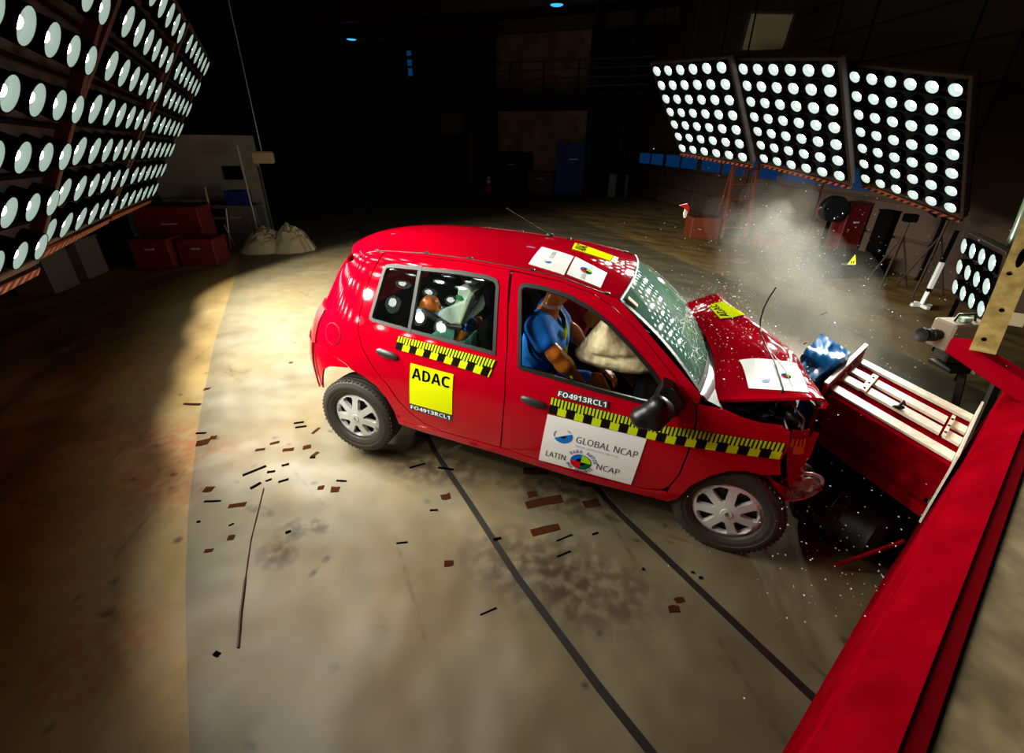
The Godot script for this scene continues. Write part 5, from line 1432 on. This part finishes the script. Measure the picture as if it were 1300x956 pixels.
	for k in [-.2, .2]:
		g = G.new(); g.tube([Vector3(k, 0, .1), Vector3(k, .8, -.12)], .014, 6); g.tube([Vector3(k, 0, -.1), Vector3(k, .5, .1)], .014, 6); obj("leg", g, M.silver, ch)
	g = G.new(); g.box(Transform3D(Basis(Vector3.RIGHT, -.25), Vector3(0, .45, .03)), Vector3(.38, .3, .03), .01); obj("seat", g, M.dark, ch)
	g = G.new(); g.box(Transform3D(Basis(Vector3.RIGHT, -.25), Vector3(0, .72, -.09)), Vector3(.38, .16, .02), .01); obj("backrest", g, M.dark, ch)
	# upright rails and cream flood lamp box
	for k in [[Vector3(-6.62, 0, -4.5), "thin bright upright rail at the end of the partition"], [Vector3(-6.42, 0, -4.72), "thin brownish upright rail right of the bright one"]]:
		var po := thing("upright_rail", k[1], "rail", Transform3D(Basis(), k[0]))
		g = G.new(); g.cbox(Vector3(0, .8 if k[0].x > -6.5 else 1.0, 0), Vector3(.035, 1.6 if k[0].x > -6.5 else 2.0, .035), .005); obj("rail", g, M.silver if k[0].x < -6.5 else M.hall_steel, po)
		g = G.new(); g.cbox(Vector3(0, .02, 0), Vector3(.16, .04, .16), .008); obj("foot", g, M.hall_steel, po)
	var fl := thing("lamp_box", "small cream box hanging on a thin rod in the dark back left", "box", Transform3D(Basis(Vector3.UP, .5), Vector3(-6.28, 1.78, -4.77)))
	g = G.new(); g.cbox(Vector3(), Vector3(.42, .24, .14), .03); obj("housing", g, M.cloth, fl)
	g = G.new(); g.tube([Vector3(0, 5.22, 0), Vector3(0, .1, 0)], .010, 6); obj("rod", g, M.silver, fl)
	# gallery floor: machines in the dark
	crate("blue_machine", "tall dark blue machine cabinet below the gallery", "machine", Vector3(-2.05, 0, -17.6), Vector3(1.55, 2.05, 1.0), 0.0, M.blue)
	crate("dark_machine", "dark shelf machine below the gallery, by the column", "machine", Vector3(-4.9, 0, -17.6), Vector3(1.4, 1.65, .9), 0.0, M.dark)
	crate("dark_bench", "low dark bench between the two machines below the gallery", "bench", Vector3(-3.5, 0, -17.5), Vector3(1.2, .85, .9), 0.0, M.hall_steel)
	crate("red_locker", "narrow red locker against the back wall left of the column", "locker", Vector3(-6.95, 0, -17.9), Vector3(.6, 2.6, .6), 0.0, M.red_box, false)
	crate("pale_bin", "pale bin under the gallery right of the blue machine", "bin", Vector3(.0, 0, -17.0), Vector3(.8, .9, .6), 0.0, M.grey)
	var co := thing("traffic_cone", "red cone with two white bands at the foot of the column", "cone", Transform3D(Basis(), Vector3(-5.6, 0, -16.0)))
	g = G.new(); g.lathe(Transform3D(Basis(Vector3.RIGHT, -PI / 2), Vector3()), [Vector2(.2, 0), Vector2(.2, .03), Vector2(.15, .03), Vector2(.04, .72), Vector2(0, .72)], 18); obj("body", g, M.red_cloth, co)
	g = G.new(); g.lathe(Transform3D(Basis(Vector3.RIGHT, -PI / 2), Vector3()), [Vector2(.092, .42), Vector2(.072, .54)], 18); g.lathe(Transform3D(Basis(Vector3.RIGHT, -PI / 2), Vector3()), [Vector2(.063, .6), Vector2(.046, .70)], 18); obj("white_bands", g, M.white, co)
	var bx := thing("wall_notice", "faint pale board on the dark back wall left of the gallery", "board", Transform3D(Basis(), Vector3(-8.9, 2.9, -19.37)))
	g = G.new(); g.cbox(Vector3(), Vector3(1.2, .9, .04), .01); obj("board", g, M.grey, bx)
	var pn := thing("pane_stack", "three small blue lit panes one above another in the dark back wall", "window", Transform3D(Basis(), Vector3(-11.1, 5.6, -19.37)))
	for k in 3:
		g = G.new(); g.cbox(Vector3(0, .42 - k * .4, 0), Vector3(.22, .2 + .06 * k, .04)); obj("pane", g, glow(Color(.03, .24, .42), .5), pn)
	# things before the right wall, below the back lamp wall
	var ld := thing("orange_ladder", "orange step ladder below the left end of the back lamp wall", "ladder", Transform3D(Basis(Vector3.UP, .25), Vector3(3.62, 0, -9.2)))
	for k in [-.28, .28]:
		g = G.new(); g.bar(Vector3(k, 0, .2), Vector3(k, 1.75, 0), .05, .08, .008, Vector3.RIGHT); obj("side_rail", g, M.orange, ld)
		g = G.new(); g.bar(Vector3(k, 0, -.5), Vector3(k, 1.7, -.05), .04, .05, .008, Vector3.RIGHT); obj("rear_leg", g, M.orange, ld)
	for k in 5:
		g = G.new(); g.cbox(Vector3(0, .28 + k * .33, .17 - k * .037), Vector3(.54, .045, .09), .008); obj("rung", g, M.orange, ld)
	crate("cardboard_box", "brown cardboard box left of the orange ladder", "box", Vector3(2.9, 0, -9.0), Vector3(.7, .5, .5), .3, M.orange, false)
	crate("cardboard_box", "flat brown box right of the orange ladder, half lost in the smoke", "box", Vector3(4.3, 0, -8.4), Vector3(.5, .3, .4), .3, M.orange, false)
	var dr := thing("dark_drum", "round dark blue drum hanging before the right wall below the lamps", "drum", Transform3D(Basis(Vector3.UP, .2), Vector3(5.0, 0, -7.2)))
	g = G.new(); g.lathe(Transform3D(Basis(), Vector3(0, 1.03, 0)), [Vector2(0, -.1), Vector2(.22, -.1), Vector2(.24, -.06), Vector2(.24, .06), Vector2(.22, .1), Vector2(0, .1)], 24); obj("drum", g, mat(Color(.03, .04, .07), .5), dr)
	g = G.new(); g.bar(Vector3(0, 0, 0), Vector3(0, .8, 0), .05, .05); g.cbox(Vector3(0, .02, 0), Vector3(.4, .04, .4)); obj("stand", g, M.dark, dr)
	crate("red_hose_box", "dark red wall box behind the smoke below the lamps", "box", Vector3(5.42, 0, -7.45), Vector3(.45, 1.12, .3), .43, mat(Color(.35, .01, .03), .5))
	crate("black_shelf", "black rack right of the dark red box below the lamps", "rack", Vector3(6.02, 0, -7.1), Vector3(.55, 1.05, .3), .43, M.dark)
	crate("dark_trolley", "low dark trolley on the floor behind the smoke", "trolley", Vector3(5.0, 0, -6.2), Vector3(1.0, .38, .5), .4, M.dark)
	tripod("black tripod nearest the dark rack, below the right lamp panel", Vector3(5.62, 0, -5.75), 1.05, Vector3(.16, .12, .14))
	tripod("taller black tripod between the first tripod and the white T-shaped stand", Vector3(5.95, 0, -5.45), 1.15, Vector3(.14, .1, .12))
	var ts := thing("white_stand", "white stand with a crossed foot under the right lamp panel", "stand", Transform3D(Basis(), Vector3(5.68, 0, -4.66)))
	g = G.new(); g.bar(Vector3(-.13, .03, .02), Vector3(.13, .03, -.03), .06, .05, .008); g.bar(Vector3(-.02, .03, -.13), Vector3(.03, .03, .13), .06, .05, .008); obj("foot", g, M.white, ts)
	g = G.new(); g.bar(Vector3(0, .05, 0), Vector3(.02, .24, -.02), .05, .05, .006); g.bar(Vector3(.02, .28, -.02), Vector3(.05, .66, -.06), .055, .055, .006); obj("post", g, M.white, ts)
	g = G.new(); g.bar(Vector3(.02, .23, -.02), Vector3(.02, .29, -.02), .045, .045); obj("dark_sleeve", g, M.dark, ts)
	g = G.new(); g.bar(Vector3(.05, .66, -.06), Vector3(.07, 1.1, -.08), .04, .04); obj("dark_sleeve", g, M.dark, ts)
	var cr := thing("steel_column", "black steel column with slanting braces behind the white stand", "column", Transform3D(Basis(), Vector3(6.35, 0, -6.3)))
	g = G.new(); g.cbox(Vector3(0, 1.0, 0), Vector3(.12, 2.0, .12), .008); obj("post", g, M.dark, cr)
	g = G.new(); g.bar(Vector3(0, 1.1, 0), Vector3(.7, .0, .6), .04, .04); g.bar(Vector3(0, 1.0, 0), Vector3(-1.1, 1.75, -.6), .04, .04); obj("brace", g, M.dark, cr)
	# above the back lamp wall: truss beam and cream reflector
	var tr := thing("lamp_wall_beam", "thin pale beam running above the back lamp wall", "beam", Transform3D(Basis(), Vector3(4.2, 3.85, -8.0)))
	g = G.new()
	var last := Vector3(1.25, 3.52, -8.2)
	for q in [Vector3(2.8, 3.86, -8.8), Vector3(4.4, 3.9, -9.0), Vector3(6.3, 3.66, -9.1)]:
		g.bar(last - tr.position, q - tr.position, .08, .06); last = q
	obj("rail", g, M.hall_steel, tr)
	for k in [Vector3(2.0, 3.69, -8.5), Vector3(5.4, 3.78, -9.05)]:
		g = G.new(); g.tube([k - tr.position, Vector3(k.x, 7.0, k.z) - tr.position], .015, 6); obj("hanger", g, M.hall_steel, tr)
	var cw := thing("square_reflector", "square cream reflector hanging above the back lamp wall", "reflector", Transform3D(look(Vector3(3.40, 4.20, -8.95), Vector3(-.25, -.35, 1)).basis * Basis(Vector3.BACK, -.12), Vector3(3.40, 4.22, -8.95)))
	g = G.new(); g.cbox(Vector3(), Vector3(.78, .62, .03), .008); obj("sheet", g, M.paper, cw)
	for s in [[0, .34, .86, .05], [0, -.34, .86, .05], [-.41, 0, .05, .66], [.41, 0, .05, .66]]:
		g = G.new(); g.cbox(Vector3(s[0], s[1], .01), Vector3(s[2], s[3], .05)); obj("frame_bar", g, M.frame, cw)
	g = G.new(); g.tube([Vector3(0, .34, 0), cw.transform.affine_inverse() * Vector3(3.40, 7.0, -8.95)], .02, 6); obj("hanger", g, M.hall_steel, cw)
	# curved chrome tube at the far right
	var tu := thing("tube_lamp", "tall pale tube standing behind the tan drilled plate", "tube", Transform3D(Basis(), Vector3(5.36, 0, -3.05)))
	g = G.new(); g.tube([Vector3(.0, 0, .0), Vector3(.01, .9, .0), Vector3(.02, 1.4, -.06), Vector3(.04, 1.68, -.14)], .03, 10); obj("tube", g, mat(Color(.75, .85, .72), .2, .3), tu)
	g = G.new(); g.cbox(Vector3(0, .02, 0), Vector3(.25, .04, .25), .008); obj("foot", g, M.dark, tu)

# ------------------------------------------------------------------ scraps on the floor, flying bits, smoke
func floor_place(x: float, z: float) -> String:
	if z > .8 + (x + 1.65) * .865: return "on the yellowish floor left of the grey lane"
	if z < .52 + (x - 1.66) * .84: return "between the second floor rail and the front wheel"
	if z < .36 + (x - .24) * .82: return "between the two floor rails below the door stickers"
	var p := Vector2(x, z)
	if p.distance_to(Geometry2D.get_closest_point_to_segment(p, Vector2(-.43, 1.29), Vector2(.28, 2.11))) < .22: return "beside the thin brown rod on the floor"
	if p.distance_to(Vector2(0, .8)) < .5: return "just in front of the rear wheel's tyre"
	if x < -.9: return "at the left edge of the grey lane"
	if x > .2: return "on the grey lane close to the first rail"
	if z < 1.1: return "on the grey lane left of the rear wheel"
	return "on the grey lane between rear wheel and brown rod"

func debris():
	var list := "-1.27,1.07,.091,.097,.68;-1.25,1.00,.05,.041,.53;-1.39,.99,.075,.017,.42;-1.86,.71,.153,.023,.29;-.76,.62,.076,.019,.62;-.70,.66,.083,.018,.58;-.55,.66,.082,.022,1.61;-.78,.99,.068,.025,.59;-.74,.89,.067,.027,.80;-.58,.92,.081,.037,.52;-.47,.85,.06,.044,.64;-.35,.90,.073,.028,1.41;-1.97,.48,.046,.039,.54;-1.63,-.2,.039,.028,.34;-.63,1.18,.148,.017,1.04;-.51,1.15,.05,.016,.54;-.47,1.06,.049,.017,.78;-.5,1.29,.07,.019,1.25;-.46,1.22,.039,.013,.99;-.36,1.19,.065,.016,.79;-.77,1.42,.06,.047,.41;-.65,1.49,.103,.011,.38;-.47,1.46,.097,.041,.55;-.29,1.66,.036,.034,.53;-.33,1.77,.044,.024,.45;-.07,1.16,.038,.034,.52;.03,1.14,.052,.051,.42;0,1.52,.03,.016,.84;.21,2.16,.028,.02,-.05;-.37,1.59,.027,.01,1.1;.02,1.06,.07,.013,.26;-.58,1.64,.019,.012,.44;-.34,.93,.035,.017,.5;.77,.95,.062,.049,.58;1.01,1.39,.05,.035,.4;1.27,.51,.177,.104,.34;1.31,.74,.062,.044,.54;1.4,.78,.253,.063,.6;1.47,.99,.179,.05,.64;1.7,.69,.107,.055,.52;1.63,.53,.045,.037,.34;1.21,1.15,.048,.012,.54;.65,.71,.115,.017,.18;1.32,1.57,.089,.005,.76;1.59,1.01,.108,.007,.77;1.61,1.12,.09,.006,.76;.69,1.36,.063,.008,.46;.75,1.08,.048,.011,.38;.44,.75,.114,.012,.77;.27,.42,.073,.033,.09;2.24,1.19,.051,.028,.48;2.21,1.25,.055,.035,.4;1.76,.92,.04,.009,.68;2.31,1.0,.018,.012,.18;2.35,1.02,.017,.014,.17;2.05,1.07,.012,.012,.1"
	var i := 0
	for row in list.split(";"):
		var v := row.split_floats(",")
		var w := minf(v[3], .07)
		var g := G.new()
		var pr := Transform3D(Basis(Vector3.RIGHT, -PI / 2), Vector3())
		var l := v[2] / 2
		var jag := PackedVector2Array()
		for q in [[-l, -w / 2], [0, -w / 2], [l, -w / 2], [l, w / 2], [0, w / 2], [-l, w / 2]]: jag.append(Vector2(q[0], q[1]) + Vector2(rng.randf_range(-.1, .1), rng.randf_range(-.12, .12)) * w)
		g.prism(jag, pr, .0005, .0035 if w > .02 else .006)
		var o := obj("floor_scrap" if w > .021 else "rubber_strip", g, M.scrap if w > .021 else M.print_black)
		o.position = Vector3(v[0], 0, v[1]); o.rotation.y = v[4]
		var where := floor_place(v[0], v[1])
		if w > .021: tag(o, ("long broad" if v[2] > .16 else "long" if v[2] > .09 else "squarish" if w > .034 else "small") + " flat brown tape scrap " + where, "scrap", "brown tape scraps on the floor")
		else: tag(o, ("long" if v[2] > .1 else "middling" if v[2] > .07 else "short" if v[2] > .035 else "tiny") + " thin dark strip " + where, "strip", "thin dark strips on the floor")
		i += 1
	var g2 := G.new()
	g2.tube([Vector3(-.43, .006, 1.29), Vector3(-.16, .006, 1.64), Vector3(.02, .006, 1.84)], .003, 5)
	g2.tube([Vector3(.02, .007, 1.84), Vector3(.15, .008, 1.98), Vector3(.28, .007, 2.11)], .006, 6)
	tag(obj("thin_rod", g2, mat(Color(.22, .09, .05), .6)), "long thin brown rod lying on the floor at the lower left", "rod")
	# flying pieces
	var fly := thing("flying_shard", "red and white plastic shard flying before the dark door at the back", "shard", Transform3D(Basis(Vector3(.3, 1, .2).normalized(), .5), Vector3(2.085, 1.505, -2.17)))
	g2 = G.new(); g2.prism(V2([-.055, .06, .03, .07, .06, .02, .055, -.02, .03, -.03, .01, .02]), Transform3D(), -.006, .006); obj("red_piece", g2, mat(Color(.85, .06, .03), .4), fly)
	g2 = G.new(); g2.prism(V2([.01, .015, .045, -.02, .03, -.075, .012, -.08, .0, -.03]), Transform3D(), -.004, .008); obj("white_piece", g2, M.white, fly)
	fly = thing("flying_shard", "small yellow shard with black print flying behind the smoke", "shard", Transform3D(Basis(Vector3.UP, .3), Vector3(4.08, .93, -3.13)))
	g2 = G.new(); g2.prism(V2([-.045, -.06, .05, -.055, .005, .06]), Transform3D(), -.004, .004); obj("piece", g2, M.yellow, fly)
	g2 = G.new(); g2.cbox(Vector3(-.01, -.03, .006), Vector3(.012, .03, .003)); g2.cbox(Vector3(.015, -.028, .006), Vector3(.012, .03, .003)); obj("print", g2, M.print_black, fly)
	for q in [[1045, 376, 4.2, .035, "red chip flying right of the smoke, the upper of two"], [1046, 398, 3.6, .03, "red chip flying right of the smoke, the lower of two"], [1022, 436, 3.2, .015, "tiny red chip just above the blue barrier block"], [1040, 265, 4.5, .03, "red chip flying in front of the dark round drum"]]:
		var dir: Vector3 = Vector3(.9473, .01, -.3202) * ((q[0] - 650.0) / 540) - Vector3(-.1452, .9043, -.4014) * ((q[1] - 433.0) / 540) - Vector3(.2855, .4267, .8581)
		var g := G.new(); g.prism(V2([-1, -.6, .2, -1, 1, .1, .1, .9, -.6, .6]), Transform3D(Basis.from_scale(Vector3.ONE * q[3]), Vector3()), -.1, .1)
		var o := obj("paint_chip", g, M.red_cloth)
		o.transform = Transform3D(Basis(Vector3(.4, .8, .2).normalized(), q[0] * .01), CAM + dir * q[2])
		tag(o, q[4], "chip", "red chips flying in the smoke")
	# glass grains in the air round the front of the car: too many to count
	var mm := MultiMesh.new()
	mm.transform_format = MultiMesh.TRANSFORM_3D
	var gr := G.new(); gr.flat(Vector3(-1, -.6, 0), Vector3(1, -.7, .1), Vector3(.1, 1, 0), Vector3(0, 0, 1)); gr.flat(Vector3(-1, -.6, 0), Vector3(.1, 1, 0), Vector3(0, 0, -.8), Vector3(-1, .5, -1)); gr.flat(Vector3(1, -.7, .1), Vector3(.1, 1, 0), Vector3(0, 0, -.8), Vector3(1, .5, -1)); gr.flat(Vector3(-1, -.6, 0), Vector3(1, -.7, .1), Vector3(0, 0, -.8), Vector3(0, -1, -1))
	mm.mesh = gr.mesh()
	mm.instance_count = 1500
	for k in 1500:
		var c := Vector3(rng.randfn(3.0, .55), maxf(.02, rng.randfn(.95, .38)), rng.randfn(-1.4, .8))
		if k % 4 == 0: c = CAR * (hood(rng.randf_range(.0, .7), rng.randf_range(0, .9)) + Vector3(0, absf(rng.randfn(0, .06)) + .004, 0))
		elif k % 7 == 0: c = Vector3(rng.randfn(2.9, .3), rng.randf_range(.01, .6), rng.randfn(.9, .25))
		var s := rng.randf_range(.0018, .0058)
		mm.set_instance_transform(k, Transform3D(Basis.from_euler(Vector3(rng.randf() * 6, rng.randf() * 6, rng.randf() * 6)).scaled(Vector3.ONE * s), c))
	var mi := MultiMeshInstance3D.new()
	mi.name = "glass_grains"; mi.multimesh = mm; mi.material_override = mat(Color(.9, .93, .9), .25)
	add_child(mi)
	tag(mi, "tiny glass grains flying round the car's crushed front", "glass grains", "", "stuff")

func smoke():
	var t := thing("smoke", "grey smoke rising behind the buckled hood", "smoke", Transform3D(Basis(), Vector3(3.1, .9, -2.0)))
	t.set_meta("kind", "stuff")
	var r := RandomNumberGenerator.new()
	r.seed = 8
	# every puff is a nest of thin ellipsoids, so that it thins out towards its edge
	for q in [[Vector3(3.2, .55, -1.15), .8, .20], [Vector3(3.1, .75, -1.5), .75, .20], [Vector3(3.4, .70, -1.8), .7, .14], [Vector3(3.0, 1.0, -1.95), .6, .20], [Vector3(3.35, 1.0, -2.2), .6, .15], [Vector3(3.12, 1.18, -2.35), .55, .15], [Vector3(2.85, 1.15, -2.4), .46, .15], [Vector3(2.92, 1.42, -2.75), .40, .14], [Vector3(3.32, 1.2, -2.55), .4, .14], [Vector3(3.2, 1.5, -2.9), .38, .12], [Vector3(2.75, 1.0, -2.0), .45, .18], [Vector3(3.3, .5, -.95), .6, .26], [Vector3(2.66, 1.2, -2.6), .4, .12], [Vector3(3.0, .35, -1.0), .5, .3], [Vector3(3.12, .82, -1.1), .6, .4], [Vector3(3.28, .78, -1.45), .5, .35], [Vector3(3.05, 1.0, -1.6), .5, .3], [Vector3(3.45, .7, -1.5), .5, .2], [Vector3(2.95, 1.2, -2.1), .34, .26], [Vector3(3.1, 1.42, -2.7), .26, .26]]:
		for k in 4:
			var f := FogVolume.new()
			f.name = numbered("puff", t)
			f.shape = RenderingServer.FOG_VOLUME_SHAPE_ELLIPSOID
			var w: float = q[1] * (1.3 - .3 * k)
			f.size = Vector3(w * r.randf_range(.8, 1.2), w * r.randf_range(1.1, 1.8), w * r.randf_range(.8, 1.2))
			f.position = q[0] - t.position + Vector3(r.randfn(0, .12), r.randfn(0, .14), r.randfn(0, .12)) * q[1]
			f.rotation = Vector3(r.randf_range(-.7, .7), r.randf_range(0, 3), r.randf_range(-.7, .7))
			var m := FogMaterial.new()
			m.density = q[2] * .5 * (.4 + .4 * k); m.albedo = Color(.86, .86, .82)
			f.material = m
			t.add_child(f, true)
